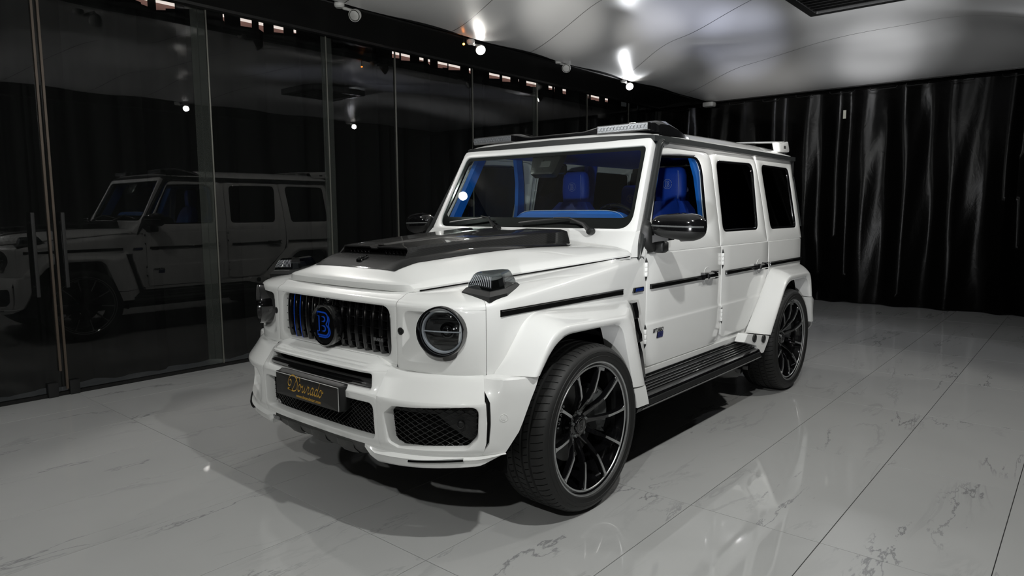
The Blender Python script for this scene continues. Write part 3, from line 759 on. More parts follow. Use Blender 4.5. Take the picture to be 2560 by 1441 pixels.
# ---------------- grille
gr = G(); fmg = lambda s, z, w=0: fm(s, z, w)
gr.grid([[fm(lerp(-.47, .47, i/20), z, -.052) for i in range(21)] for z in (.78, 1.05)]); grille = gr.build('grille', 'dark_hollow', car)
NS = 15
for k in range(NS):
    s = lerp(-.405, .405, k/(NS-1)); q = G(); L = []
    for j in range(11):
        z = lerp(.790, 1.040, j/10); w = -.034+.016*sin(pi*j/10)**.6
        L.append([fm(s-.014, z, w-.03), fm(s-.012, z, w-.004), fm(s-.005, z, w+.003), fm(s+.005, z, w+.003), fm(s+.012, z, w-.004), fm(s+.014, z, w-.03)])
    sl = q.loft(L).build('grille_slat', 'black_gloss', grille, 50)
    if k in (1, 2):
        q = G(); q.grid([[fm(s-.0035, lerp(.790, 1.040, j/10), -.034+.016*sin(pi*j/10)**.6+.0042) for j in range(11)], [fm(s+.0035, lerp(.790, 1.040, j/10), -.034+.016*sin(pi*j/10)**.6+.0042) for j in range(11)]])
        q.build('accent_line', 'blue_enamel', sl, label='thin blue stripe down the slat')
for z in (.838, .877, .916, .955, .994):
    q = G(); q.loft([[fm(s, z-.0025, -.048), fm(s, z+.0025, -.048), fm(s, z+.0025, -.024), fm(s, z-.0025, -.024)] for s in [lerp(-.445, .445, i/24) for i in range(25)]]); q.build('crossbar', 'black_gloss', grille)
bmp = lambda a, b, w=0: (a-.006, -.775-w, .903+b)
bd = disc(bmp, [(.098, -.03), (.104, .0), (.103, .012), (.097, .018), (.090, .016), (.088, .010), (.001, .010)], 48).build('grille_badge', 'black_gloss', car)
b_letter(lambda a, b, w=0: bmp(a*1.18-.004, b+.006, w), .056, .0082, .0118).build('badge_letter', 'blue_enamel', bd)
disc(lambda a, b, w=0: bmp(a, b+.112, w-.006), [(.019, -.02), (.019, -.004), (.013, .004), (.001, .006)], 20).build('front_camera', 'black_gloss', car)
q = G(); plate(rloop([(-.034, -.009, .002), (.034, -.009, .002), (.034, .009, .002), (-.034, .009, .002)]), lambda u, v, w=0: fm(.345+u, .868+v, -.010+w), .001, .02).build('name_badge', 'black_gloss', car)
text_geo('BRABUS', .018, lambda u, v, w=0: fm(.345+u, .868+v, -.009), .0006).build('badge_text', 'badge_silver', bpy.data.objects['name_badge'])

# ---------------- front bumper
def offb(s, z):
    a = abs(s)
    oc = interp(z, [.33, .37, .40, .42, .45, .606, .645, .668, .732, .745, .747, .757, .759, .766, .768, .776, .780, .794], [.028, .050, .044, .042, .052, .058, .060, .045, .034, .033, .020, .016, .002, -.002, -.016, -.022, -.036, -.050])
    os = interp(z, [.33, .37, .40, .425, .45, .64, .652, .70, .74, .76], [.028, .050, .044, .040, .052, .060, .056, .022, -.004, -.035])
    if a > .93:
        oe = interp(z, [.38, .45, .55, .70, .76], [.020, .036, .048, .046, .040]); os = lerp(os, oe, min(1, (a-.93)/.07))
    t = max(0, min(1, (a-.37)/.09)); t = t*t*(3-2*t); return lerp(oc, os, t)
bm_ = mapc(BUMP, offb)
bump = G()
# centre, upper slot
o = rloop([(-.46, .640, 0), (.46, .640, 0), (.46, .745, 0), (-.46, .745, 0)], step=.025)
i_ = rloop([(-.415, .668, .012), (.415, .668, .012), (.40, .734, .014), (-.40, .734, .014)], 4, step=.025)
bump.join(holed(o, i_, bm_, .0005, .006, .003, .05, 4, c=(0, .70)))
def cz(s, z): return .745+(z-.745)*interp(abs(s), [.36, .46], [1.0, .42])
bump.grid([[bm_(s, cz(s, z)) for s in [lerp(-.46, .46, i/36) for i in range(37)]] for z in (.745, .747, .7495, .757, .759, .766, .768, .776, .780, .788, .794)]+[[bm_(s, cz(s, .794)-.001, -.12) for s in [lerp(-.46, .46, i/36) for i in range(37)]]])
bump.grid([[bm_(s, .735) for s in (.44, .46, .48)]]*2) if False else None
# centre, lower mesh
o = rloop([(-.46, .415, 0), (.46, .415, 0), (.46, .640, 0), (-.46, .640, 0)], step=.025)
i_ = rloop([(-.428, .450, .02), (.440, .450, .03), (.436, .612, .03), (-.436, .612, .03)], 4, step=.025)
i_ = rloop([(-.440, .450, .03), (.440, .450, .03), (.436, .612, .03), (-.436, .612, .03)], 4, step=.025)
bump.join(holed(o, i_, bm_, .0005, .006, .003, .05, 4, c=(0, .53)))
SIDE_IN = rloop([(.514, .458, .035), (.560, .436, .02), (.860, .455, .04), (.902, .500, .045), (.907, .640, .035), (.545, .618, .008), (.503, .582, .010)], 4, step=.02)
def side():
    g = G()
    o = rloop([(.46, .415, 0), (.920, .430, 0), (.934, .48, 0), (.938, .57, 0), (.934, .652, 0), (.46, .652, 0)], step=.02)
    g.join(holed(o, SIDE_IN, bm_, .0005, .008, .03, .06, 4, c=(.71, .535)))
    # shelf above the intake
    n = 30
    def ztop(s): return interp(s, [.40, .46, .50, .55, .75, .90, .978, 1.05, 1.151], [.765, .765, .757, .752, .753, .753, .754, .755, .748])
    g.grid([[bm_(lerp(.46, .93, i/n), lerp(.652, ztop(lerp(.46, .93, i/n)), j/8)) for i in range(n+1)] for j in range(9)])
    g.grid([[bm_(lerp(.46, .93, i/n), ztop(lerp(.46, .93, i/n))) for i in range(n+1)], [bm_(lerp(.46, .93, i/n), ztop(lerp(.46, .93, i/n))+.001, -.012) for i in range(n+1)], [bm_(lerp(.46, .93, i/n), ztop(lerp(.46, .93, i/n))-.002, -.12) for i in range(n+1)]])
    # left edge blend to centre top
    # corner panel behind the fin slot, ruled to the wheel opening
    def sl(z): return interp(z, [.42, .44, .48, .57, .655, .70, .76], [.920, .922, .946, .953, .950, .930, .930])
    def se(z): return interp(z, [.40, .428, .522, .638, .743, .76], [1.0, 1.012, 1.066, 1.106, 1.151, 1.155])
    zz = [.428, .44, .46, .48, .52, .56, .60, .655, .68, .70, .72, .745]
    g.grid([[bm_(lerp(sl(z), se(z), i/16), z) for i in range(17)] for z in zz])
    ez = lambda z, w: bm_(se(z), z, w)
    g.grid([[ez(z, 0) for z in zz], [ez(z, -.006) for z in zz], [bm_(se(z)-.0, z, -.05) for z in zz]])
    g.grid([[bm_(lerp(.93, 1.151, i/12), .745) for i in range(13)], [bm_(lerp(.93, 1.151, i/12), .752, -.004) for i in range(13)], [bm_(lerp(.93, 1.151, i/12), .755, -.06) for i in range(13)]])
    g.grid([[bm_(sl(z), z, w) for z in zz[1:9]] for w in (0, -.04)])
    # lower lip
    def zb(s): return interp(s, [.33, .366, .44, .557, .746, .906, 1.014], [.405, .400, .338, .346, .364, .378, .424])
    fd = lambda s: max(0, min(1, (s-.366)/.09))
    for n, (s0, s1) in ((30, (.366, .93)), (8, (.93, 1.014))):
        top = lambda s: .415 if s < .46 else interp(s, [.46, .92, 1.014], [.415, .430, .430])
        S_ = [lerp(s0, s1, i/n) for i in range(n+1)]
        g.grid([[bm_(s, lerp(top(s), zb(s), t), w*fd(s)) for s in S_] for t, w in ((0, 0), (.12, -.002), (.22, .006), (.32, .012), (.42, .004), (.75, .0), (.9, -.002), (1, -.012))]+[[bm_(s, zb(s)+.003, -.05) for s in S_]])
    return g
sd = side(); bump.join(sd); bump.join(sd.copy().mir())
front_bumper = bump.build('front_bumper', 'white_paint', car, 38)
# gloss bar and hollow in the slot
q = G(); q.grid([[bm_(lerp(-.44, .44, i/30), z, -.055) for i in range(31)] for z in (.655, .745)]); q.build('slot_hollow', 'dark_hollow', front_bumper)
q = G(); q.loft([[bm_(s, .674, -.045), bm_(s, .674, -.012), bm_(s, .690, -.004), bm_(s, .703, -.010), bm_(s, .708, -.022), bm_(s, .708, -.045)] for s in [lerp(-.42, .42, i/30) for i in range(31)]]); q.build('slot_bar', 'black_gloss', front_bumper, 40)
# meshes: woven diamonds of thin bars
def mesh_grid(mp, inside, u0, u1, v0, v1, pu, pv, r=.0018):
    g = G()
    def line(p, q, w):
        n = max(2, int(hypot(q[0]-p[0], q[1]-p[1])/.02)); seg = []
        for k in range(n+1):
            u, v = lerp(p[0], q[0], k/n), lerp(p[1], q[1], k/n)
            if inside(u, v): seg.append(mp(u, v, w+.0022*sin(k*pi)))
            else:
                if len(seg) > 1: g.tube(seg, r, 4, False)
                seg = []
        if len(seg) > 1: g.tube(seg, r, 4, False)
    H = v1-v0; run = H*pu/pv; u = u0-run
    while u < u1+run:
        line((u, v0), (u+run, v1), .001); line((u+run, v0), (u, v1), -.001); u += pu
    return g
def in_poly(loop):
    def f(u, v):
        c = False
        for i in range(len(loop)):
            x0, y0 = loop[i-1]; x1, y1 = loop[i]
            if (y0 > v) != (y1 > v) and u < (x1-x0)*(v-y0)/(y1-y0)+x0: c = not c
        return c
    return f
CM = rloop([(-.458, .435, .02), (.458, .435, .02), (.454, .628, .02), (-.454, .628, .02)])
o = mesh_grid(lambda s, z, w: bm_(s, z, w-.049), in_poly(CM), -.46, .46, .43, .635, .030, .0215, .0013).build('intake_mesh', 'black_plastic', front_bumper)
o['kind'] = 'stuff'
q = G(); q.grid([[bm_(lerp(-.46, .46, i/30), z, -.075) for i in range(31)] for z in (.43, .63)]); q.build('intake_hollow', 'dark_hollow', front_bumper)
SM = inset(SIDE_IN, -.008)
for sg in (1, -1):
    def mq(q): return q if sg > 0 else q.mir()
    o = mq(mesh_grid(lambda s, z, w: bm_(s, z, w-.058), in_poly(inset(SIDE_IN, -.02)), .47, .94, .43, .645, .046, .0255, .0014)).build('intake_mesh', 'black_plastic', front_bumper); o['kind'] = 'stuff'
    q = G(); q.grid([[bm_(lerp(.47, .93, i/20), z, -.11) for i in range(21)] for z in (.42, .645)]); mq(q).build('intake_hollow', 'dark_hollow', front_bumper)
    q = G(); q.loft([[bm_(lerp(.50, .90, t), lerp(.600, .61, t), -.105), bm_(lerp(.50, .90, t), lerp(.600, .61, t), -.06), bm_(lerp(.50, .90, t), lerp(.585, .59, t), -.06), bm_(lerp(.50, .90, t), lerp(.585, .59, t), -.105)] for t in (0, .25, .5, .75, 1)]); mq(q).build('intake_brace', 'black_plastic', front_bumper)
    q = plate(rloop([(.70, .60, 0), (.90, .62, 0), (.90, .46, 0), (.84, .49, 0)], 2, step=.03), lambda s, z, w=0: bm_(s, z, -.07+w), .002, .02); mq(q).build('intake_duct', 'black_plastic', front_bumper)
    q = disc(circ_map(BUMP, .83, .548, .0), [(.016, -.02), (.016, .006), (.012, .009), (.010, .004), (.001, .004)], 20); mq(q).build('parking_sensor', 'black_plastic', front_bumper)
    # vertical black fin slot
    q = G(); rows = []
    for j in range(13):
        z = lerp(.435, .695, j/12); a = interp(z, [.43, .48, .57, .655, .70], [.916, .932, .937, .934, .920]); b = interp(z, [.43, .44, .48, .57, .655, .70], [.920, .924, .948, .955, .952, .930])
        rows.append([bm_(a, z, -.032), bm_(lerp(a, b, .5), z, -.032), bm_(b, z, -.014)])
    q.grid(rows); mq(q).build('side_vent', 'black_plastic', front_bumper)
    q = G(); rows = []
    for r, w in ((.017, -.001), (.017, .0018), (.0145, .0018), (.0135, -.001), (.0110, -.001), (.0105, .0022), (.001, .0026)):
        rows.append([bm_(1.004+r*cos(a*pi/12), .587+r*sin(a*pi/12), w) for a in range(24)])
    q.grid(rows, True); mq(q).build('parking_sensor', 'white_paint', front_bumper, label='small round white sensor')
    q = G(); rows = [[bm_(s, lerp(.3845, .404, (s-.62)/.226)+dz, w) for s in [lerp(.622, .846, i/12) for i in range(13)]] for dz, w in ((-.001, -.004), (0, .014), (.004, .019), (.012, .017), (.014, -.004))]
    q.grid(rows); mq(q).build('marker_lamp', 'chrome', front_bumper)
# skid plate with raised pads
def sk(s, z, w=0): x, y = at(BUMP, s, w); return (x, y, z)
q = G(); rows = []
for t in range(9):
    rows.append([])
for i in range(31):
    s = lerp(-.44, .44, i/30); e = interp(abs(s), [.34, .44], [0, 1])
    for k, (z, w) in enumerate(((.425, .02), (.412, .040), (.400, .046), (.375, .035), (.352, .012), (.345, -.03), (.342, -.12), (.36, -.2), (.36, -.25))): rows[k].append(sk(s, lerp(z, .405 if z < .40 else z, e*.8), w-.01*e))
q.grid(rows); skid = q.build('skid_plate', 'skid_grey', car, 30)
for s0 in (-.25, -.04, .17):
    q = G(); lp = []
    for z, w in ((.407, .042), (.404, .058), (.376, .052), (.346, .024), (.340, -.0)):
        lp.append((z, w))
    q.grid([[sk(lerp(s0, s0+.12, i/4), z, w-.012*(i in (0, 4))) for i in range(5)] for z, w in lp]); q.build('skid_pad', 'skid_grey', skid, 30)
q = plate(rloop([(-.038, -.010, .002), (.038, -.010, .002), (.038, .010, .002), (-.038, .010, .002)]), lambda u, v, w=0: sk(-.355+u, .392+v, .046+w), .001, .012); nb = q.build('skid_badge', 'black_gloss', skid)
text_geo('BRABUS', .018, lambda u, v, w=0: sk(-.355+u, .392+v, .0466), .0006).build('badge_text', 'badge_silver', nb)
fl = rloop([(-.036, -.009, .002), (.036, -.009, .002), (.036, .009, .002), (-.036, .009, .002)], 3)
ribbon(fl+[fl[0], fl[1]], .0012, lambda u, v, w=0: sk(-.355+u, .392+v, .0466)).build('badge_border', 'badge_silver', nb)

# ---------------- number plate with its two lines of gold lettering
PY0 = -.900
pmap = lambda u, v, w=0: (u, PY0-w-.0*v, .606+v)
q = G()
lo = rloop([(-.262, -.058, .006), (.262, -.058, .006), (.262, .058, .006), (-.262, .058, .006)], 3)
lb = rloop([(-.265, -.060, .008), (.265, -.060, .008), (.272, .066, .010), (-.272, .066, .010)], 3)
A, B = match(lo, lb, (0, 0)); q.grid([[pmap(u, v, 0) for u, v in A], [pmap(u, v, -.012) for u, v in A], [pmap(u, v, -.034) for u, v in B], [pmap(u*.97, v*.9, -.06) for u, v in B]], True)
holder = q.build('plate_holder', 'black_plastic', car, 30)
npl = plate(rloop([(-.26, -.056, .004), (.26, -.056, .004), (.26, .056, .004), (-.26, .056, .004)], 3), lambda u, v, w=0: pmap(u, v, w+.002), .0008, .006).build('number_plate', 'plate_dark', car)
ed = G(); ed.join(ribbon([(-.257, .0535), (.257, .0535)], .0035, pmap, .0026)); ed.join(ribbon([(.2575, .055), (.2575, -.055)], .0045, pmap, .0026)); ed.build('plate_border', 'white_print', npl)
# hand drawn script: skeleton strokes, broad pen
SH = .30
def scr(pts, dx, sc, wid, thin=.0011, ang=radians(62), n=9):
    P = catmull([(x, y, 0) for x, y in pts], n); P = [((p.x+p.y*SH)*sc+dx, p.y*sc-.014) for p in P]
    return ribbon(P, wid, pmap, .0029, (thin, ang))
txt = G(); S1 = .034; X0 = -.128
D = S1
def st(pts, x, w=.0088, sc=S1): txt.join(scr([(px_*1.12, py_) for px_, py_ in pts], X0+x, sc, w, .0017))
# D : stem, foot flourish, bowl and swash
st([(.92, 1.55), (.80, 1.25), (.66, .80), (.52, .40), (.34, .05), (.10, -.10), (-.18, -.04), (-.42, -.02), (-.62, -.10)], 0, .0098)
st([(-.62, -.10), (-.70, .02), (-.50, .08), (-.20, .0), (.15, -.12), (.60, -.20), (1.05, -.02), (1.28, .40), (1.26, .95), (1.02, 1.50), (.58, 1.95), (.02, 2.10), (-.50, 1.88), (-.82, 1.35), (-.84, .85), (-.60, .50), (-.30, .52), (-.14, .85), (-.20, 1.22), (-.42, 1.36), (-.56, 1.24)], 0, .0078)
st([(.92, 1.55), (1.05, 1.85), (1.35, 1.98), (1.62, 1.72), (1.66, 1.40)], 0, .0048)
def o_(x): st([(.55, .88), (.28, .98), (.06, .62), (.06, .22), (.26, .0), (.50, .14), (.66, .52), (.60, .86), (.44, .96), (.52, .76), (.74, .72), (.90, .80)], x)
def u_(x): st([(.0, .60), (.16, .95), (.14, .45), (.12, .12), (.28, .0), (.48, .30), (.62, .95)], x); st([(.62, .97), (.58, .45), (.60, .10), (.72, .02), (.86, .22)], x)
def r_(x): st([(.0, .22), (.16, .70), (.26, 1.06), (.36, .90), (.52, .92), (.56, .70), (.46, .30), (.50, .04), (.64, .02), (.80, .22)], x)
def a_(x): st([(.62, .86), (.34, .98), (.08, .60), (.08, .18), (.24, .0), (.44, .18), (.62, .90)], x); st([(.66, .98), (.58, .42), (.60, .08), (.72, .02), (.88, .24)], x)
def d_(x): st([(.62, .80), (.34, .96), (.08, .60), (.08, .18), (.24, .0), (.44, .18), (.66, .90)], x); st([(.80, 1.95), (.72, 1.30), (.60, .50), (.60, .08), (.74, .02), (.88, .24)], x, .0098)
step = .0342
for k, fn in enumerate((o_, u_, r_, a_, d_, o_)): fn(.056+step*k+(.001 if k > 1 else 0))
txt.build('plate_script', 'gold_print', npl)
text_geo('www.douradocars.com', .0215, lambda u, v, w=0: pmap(u*1.0+.018, v-.0390, .0028), .0004).build('plate_web_address', 'gold_print', npl)

# ---------------- bonnet
def yf(u): return -.702+.020*abs(u)**2+.035*abs(u)**14
def hz(x, y):
    w = seamx(y); ze = seamz(y)+.004; u = min(abs(x)/w, 1)
    zc = interp(y, [-.71, -.616, -.5, -.2, .2, .6], [1.165, 1.176, 1.214, 1.243, 1.272, 1.300])
    dy = y-(yf(u)-yf(0))*.9; zf = interp(dy, [-.710, -.700, -.692, -.680, -.616, -.604, -.56], [1.100, 1.114, 1.124, 1.133, 1.170, 1.177, 1.25])
    k = max(0, (u-.5)/.5); sd = ze+.020+(zc-ze-.020)*(1-k**1.5)-.016*max(0, (u-.96)/.04)
    # soft minimum of the two planes
    t = .006; m = min(sd, zf); d = abs(sd-zf); return m-(t*max(0, 1-d/(2*t))**2*.5)
g = G(); rows = []
for u_ in range(49):
    u = -1+2*u_/48; u = (abs(u)**.8)*(1 if u >= 0 else -1)
    r = []
    y0 = yf(u); x0 = u*seamx(y0); r.append((x0*.985, y0+.03, 1.086)); r.append((x0, y0+.002, 1.088)); r.append((x0, y0, 1.096))
    for k in range(1, 36):
        t = (k/35)**1.7; y = lerp(y0, .575, t); x = u*(seamx(y)-.003)
        z = hz(x, y)
        r.append((x, y, z))
    rows.append(r)
g.grid(rows)
for sg in (1, -1):
    g.grid([[(sg*(seamx(y)-.003), y, hz(seamx(y)-.003, y)) for y in [lerp(yf(1), .575, k/20) for k in range(21)]], [(sg*(seamx(y)-.006), y, seamz(y)-.012) for y in [lerp(yf(1), .575, k/20) for k in range(21)]]])
hood = g.build('bonnet', 'white_paint', car, 28)
for sg in (1, -1):
    q = G(); q.tube([(sg*(seamx(y)+.001), y, seamz(y)+.0005) for y in [lerp(-.62, .555, k/24) for k in range(25)]], .0028, 6); q.build('bonnet_gap_line', 'dark_hollow', hood)  # dark tube laid along the seam, standing in for the shaded shut gap
# carbon cover with its twin-nostril scoop
def cw(y): return interp(y, [-.615, .47, .575], [.318, .568, .455])
g = G(); rows = []
for i in range(41):
    u = -1+i/20; r = []
    for k in range(31):
        y = lerp(-.612, .572, k/30); x = u*cw(y); e = min(1, (1-abs(u))*12, k*.9+.0, 1)
        cr = .010*max(0, 1-abs(abs(x)-lerp(.27, .45, k/30))/.05)
        r.append((x, y, hz(x, y)+.004+.010*max(0, e)+.0*cr))
    rows.append(r)
g.grid(rows)
carbon = g.build('bonnet_cover', 'carbon_fibre', car, 40)
sc = G(); SEC = []
for k in range(25):
    t = k/24; y = lerp(-.477, .60, t); zt = lerp(1.269, 1.336, t**.85); xt = lerp(.250, .385, t); xb = xt+lerp(.02, .07, t); zb = lambda x, y=y: hz(x, y)+.006
    sp = lerp(.022, .11, t); dz = lerp(.006, .010, t); xo = xt+lerp(.012, .05, t)
    yb = y-(.023 if k == 0 else 0)
    half = [(xb, yb, zb(xb)-.004), (xb-.004, yb, zb(xb)+.004), (xo-.003, y, zt-.012), (xt, y, zt), (sp+.014, y, zt+.001), (sp, y, zt-dz), (0, y, zt-dz-.001)]
    SEC.append(half+[(-x, yy, z) for x, yy, z in reversed(half[:-1])])
sc.grid(SEC)
# rolled inner lip of the opening
f0 = SEC[0]; sc.grid([f0, [(x*.985, y+.002, z-.007 if 2 <= i <= 10 else z) for i, (x, y, z) in enumerate(f0)], [(x*.98, y+.08, z-.007 if 2 <= i <= 10 else z) for i, (x, y, z) in enumerate(f0)]])
scoop = sc.build('bonnet_scoop', 'carbon_fibre', car, 28)
q = G(); q.grid([[(x, -.42, z) for x in (-.26, .26)] for z in (1.19, 1.275)]); q.build('scoop_hollow', 'dark_hollow', scoop)
o = mesh_grid(lambda u, v, w=0: (u, -.458-w, v), in_poly([(.035, 1.222), (.238, 1.222), (.235, 1.262), (.045, 1.262)]), .03, .24, 1.22, 1.265, .030, .030, .0024)
o2 = o.copy().mir(); o.join(o2); o = o.build('scoop_mesh', 'black_gloss', scoop); o['kind'] = 'stuff'
# emblem on the cover
em = lambda a, b, w=0: (a, -.553+b, hz(a, -.553+b)+.017+w)
e_ = disc(em, [(.030, -.006), (.030, .004), (.0275, .0065), (.025, .004), (.024, .0), (.001, .0)], 28).build('bonnet_emblem', 'black_gloss', carbon)
b_letter(lambda a, b, w=0: em(a, b, w), .016, .0022, .0022, False).build('emblem_letter', 'chrome', e_)

# ---------------- cowl below the windscreen
WS0, WSK = .717, .5197
def wsy(z): return WS0+WSK*(z-1.344)
def wmap(u, v, w=0): return (u, wsy(v)-w*.887, v+w*.461)
g = G(); rows = []
for j in range(9):
    t = j/8; r = []
    for i in range(41):
        u = -1+i/20
        x0, y0 = u*.866, .580; z0 = hz(x0, .575)-.006 if abs(u) < 1 else 1.192
        x1, z1 = u*.83, 1.326; y1 = wsy(1.326)-.002
        tt = t; zz = lerp(z0, z1, tt**(1.0)); r.append((lerp(x0, x1, t), lerp(y0, y1, t), zz))
    rows.append(r)
g.grid(rows)
for sg in (1, -1): g.grid([[(sg*.866, .580, 1.190), (sg*.880, .65, 1.190), (sg*.882, .735, 1.190)], [(sg*.850, .636, 1.258), (sg*.866, .70, 1.262), (sg*.870, .77, 1.285)], [(sg*.8305, wsy(1.326)-.002, 1.326), (sg*.845, .73, 1.335), (sg*.855, .81, 1.37)]])
g.build('cowl', 'white_paint', car, 50)
# ---------------- windscreen frame, glass, frit band, camera pod
FR = rloop([(-.832, 1.318, .02), (.832, 1.318, .02), (.766, 1.872, .03), (-.766, 1.872, .03)], 4, step=.05)
GL = rloop([(-.789, 1.342, .085), (.789, 1.342, .085), (.737, 1.829, .04), (-.737, 1.829, .04)], 8, step=.05)
wf = holed(FR, GL, wmap, .004, .006, .05, .012, 2, c=(0, 1.58)).build('windscreen_frame', 'white_paint', car, 40)
gin = rloop([(-.757, 1.408, .05), (.757, 1.408, .05), (.708, 1.806, .03), (-.708, 1.806, .03)], 6, step=.05)
A, B = match(inset(GL, -.004), gin, (0, 1.58))
G().grid([[wmap(u, v, -.012) for u, v in A], [wmap(u, v, -.012) for u, v in B]], True).build('glass_border', 'black_gloss', wf)
g = G(); c0 = (0, 1.58); LG = inset(GL, -.003); rr = [[wmap(lerp(c0[0], u, t), lerp(c0[1], v, t), -.008) for u, v in LG] for t in (1, .5, .02)]
g.grid(rr, True); g.build('windscreen', 'windscreen_glass', wf, 60)
q = plate(rloop([(-.13, 1.83, 0), (-.10, 1.69, .02), (.09, 1.69, .02), (.12, 1.83, 0)], 4), lambda u, v, w=0: wmap(u, v, -.016+w), .004, .05); cp = q.build('camera_pod', 'rail_black', wf)
q = G(); q.grid([[wmap(u, v, -.0145) for u in (-.035, .045)] for v in (1.735, 1.775)]); q.build('camera_window', 'skid_grey', cp)
# wipers
for (px, arm_tip, b0, b1) in (((.555, .655, 1.320), (.245, .72, 1.388), (-.03, .69, 1.362), (.33, .70, 1.392)), ((-.175, .655, 1.330), (-.37, .72, 1.398), (-.66, .68, 1.360), (-.30, .70, 1.396))):
    wp = G(); P = Vector(px)
    wp.lathe([(.001, .022), (.017, .02), (.021, .008), (.021, -.03)], 16, 'Y'); wp.xf(lambda x, y, z: (x+P.x, P.y+(y-.0)*-.8, P.z+z+ .005)); w_ = wp.build('wiper', 'black_plastic', car)
    def ws(x, z, w): return Vector(wmap(x, z, w))
    a1 = ws(px[0]-.06*1, 1.345, .045); a2 = ws(lerp(px[0], arm_tip[0], .6), 1.385, .034); a3 = ws(arm_tip[0], arm_tip[2], .026)
    q = G(); q.tube([P+Vector((0, -.01, .01)), a1, a2, a3], [.016, .012, .006, .005], 8); q.build('wiper_arm', 'black_plastic', w_)
    q = G(); q.tube([ws(lerp(b0[0], b1[0], t), lerp(b0[2], b1[2], t), .014+.004*sin(pi*t)) for t in [k/10 for k in range(11)]], .0065, 6); q.build('wiper_blade', 'trim_rubber', w_)
# ---------------- A-pillar trims, drip rail
PR = [(-.022, -.010), (.020, -.012), (.024, .004), (.012, .014), (-.012, .014), (-.024, .006)]
for sg in (1, -1):
    path = catmull([(sg*.887, .640, 1.178), (sg*.878, .685, 1.262), (sg*.862, .758, 1.375), (sg*.836, .862, 1.55), (sg*.811, .962, 1.72), (sg*.797, 1.012, 1.80), (sg*.790, 1.050, 1.845), (sg*.786, 1.12, 1.862)], 5)
    loops = []
    for i, p in enumerate(path):
        t = (path[min(i+1, len(path)-1)]-path[max(i-1, 0)]).normalized(); o = Vector((sg*.80, -.45, .2)); o = (o-t*o.dot(t)).normalized(); s_ = t.cross(o)
        k = min(1, .25+i*.12); wd = .019*k*(1+.5*max(0, (i-len(path)+10)/10))
        loops.append([p+s_*a*wd+o*b*.016 for a, b in ((-1, -.6), (-1, .3), (-.6, .9), (-.1, 1.0), (.1, .55), (.3, .55), (.5, 1.0), (.9, .7), (1, .2), (1, -.6))])
    q = G(); q.loft(loops); q.build('pillar_trim', 'trim_rubber', car, 40)
ZR = 1.866
side_pts = [(.788, 3.372, ZR), (.790, 3.0, ZR), (.790, 2.0, ZR), (.790, 1.2, ZR), (.784, 1.08, ZR+.002), (.755, 1.030, ZR+.006)]
fr_pts = [(.70, 1.016, ZR+.010), (.4, 1.008, ZR+.019), (0, 1.004, ZR+.023)]
half = side_pts+fr_pts; path = half+[(-x, y, z) for x, y, z in reversed(half[:-1])]
q = G(); P = [Vector(p) for p in path]; loops = []
for i, p in enumerate(P):
    t = (P[min(i+1, len(P)-1)]-P[max(i-1, 0)]).normalized(); a = t.cross(Vector((0, 0, 1))).normalized()
    loops.append([p+a*u*-1+Vector((0, 0, v)) for u, v in ((.02, -.017), (-.014, -.019), (-.020, -.010), (-.017, .0), (-.012, .002), (-.016, .010), (-.010, .018), (.02, .016))])
q.loft(loops); q.build('drip_rail', 'trim_rubber', car, 40)

# ---------------- roof
def rh(y): return interp(y, [1.01, 1.03, 1.06, 1.12, 1.3, 1.6, 2.3, 3.1, 3.3, 3.37, 3.395], [.05, .26, .38, .52, .76, .92, 1.0, .96, .88, .70, .30])
RP = [(.775, .0), (.776, .010), (.768, .022), (.745, .036), (.70, .062), (.64, .084), (.55, .100), (.40, .110), (.2, .115), (0, .117)]
g = G(); rows = []
for y in [1.012, 1.02, 1.035, 1.06, 1.09, 1.14, 1.2, 1.3, 1.45, 1.6, 1.9, 2.3, 2.7, 3.1, 3.25, 3.33, 3.37, 3.39, 3.40]:
    h = rh(y); k = 1-.02*(1-min(1, h*1.2)); base = lerp(1.888, 1.874, min(1, (y-1.01)/.2)); half = [(x*k, y, base+(z*h if z > .03 else z*min(1, h*1.6))) for x, z in RP]
    rows.append(half+[(-x, yy, z) for x, yy, z in reversed(half[:-1])])
g.grid(rows)
g.build('roof', 'white_paint', car, 50)
# roof light fairing in black with two lamp bars
def rz(x, y):
    a = abs(x); zz = interp(a, [p[0] for p in reversed(RP)], [p[1] for p in reversed(RP)]); return lerp(1.888, 1.874, min(1, (y-1.01)/.2))+zz*rh(y)
g = G(); rows = []
for i in range(61):
    x = lerp(-.765, .765, i/60); a = abs(x); hump = interp(a, [.22, .325, .345, .728, .748, .765], [0, .8, 1, 1, .85, .30]); r = []
    f = interp(a, [0, .765], [1.046, 1.066])
    top = lerp(1.950, 1.984, hump); yr = interp(a, [.22, .34], [1.16, 1.50]); base = 1.932-.016*(a/.765)**2
    for t, zz in ((0, base-.006), (0, base), (.0, lerp(1.940, 1.968, hump)), (.04, lerp(1.947, 1.978, hump)), (.10, top), (.3, top+.004*hump), (.6, lerp(top, rz(x, lerp(f, yr, .6))+.01, .35)), (.85, rz(x, lerp(f, yr, .85))+.016), (1, rz(x, yr)-.003)):
        r.append((x, lerp(f, yr, t), zz))
    rows.append(r)
drop = lambda r: [(x*1.004, y, min(z, rz(x, y)-.004)) for x, y, z in r]
rows = [drop(rows[0])]+rows+[drop(rows[-1])]
g.grid(rows)
fair = g.build('roof_light_bar', 'black_gloss', car, 30)
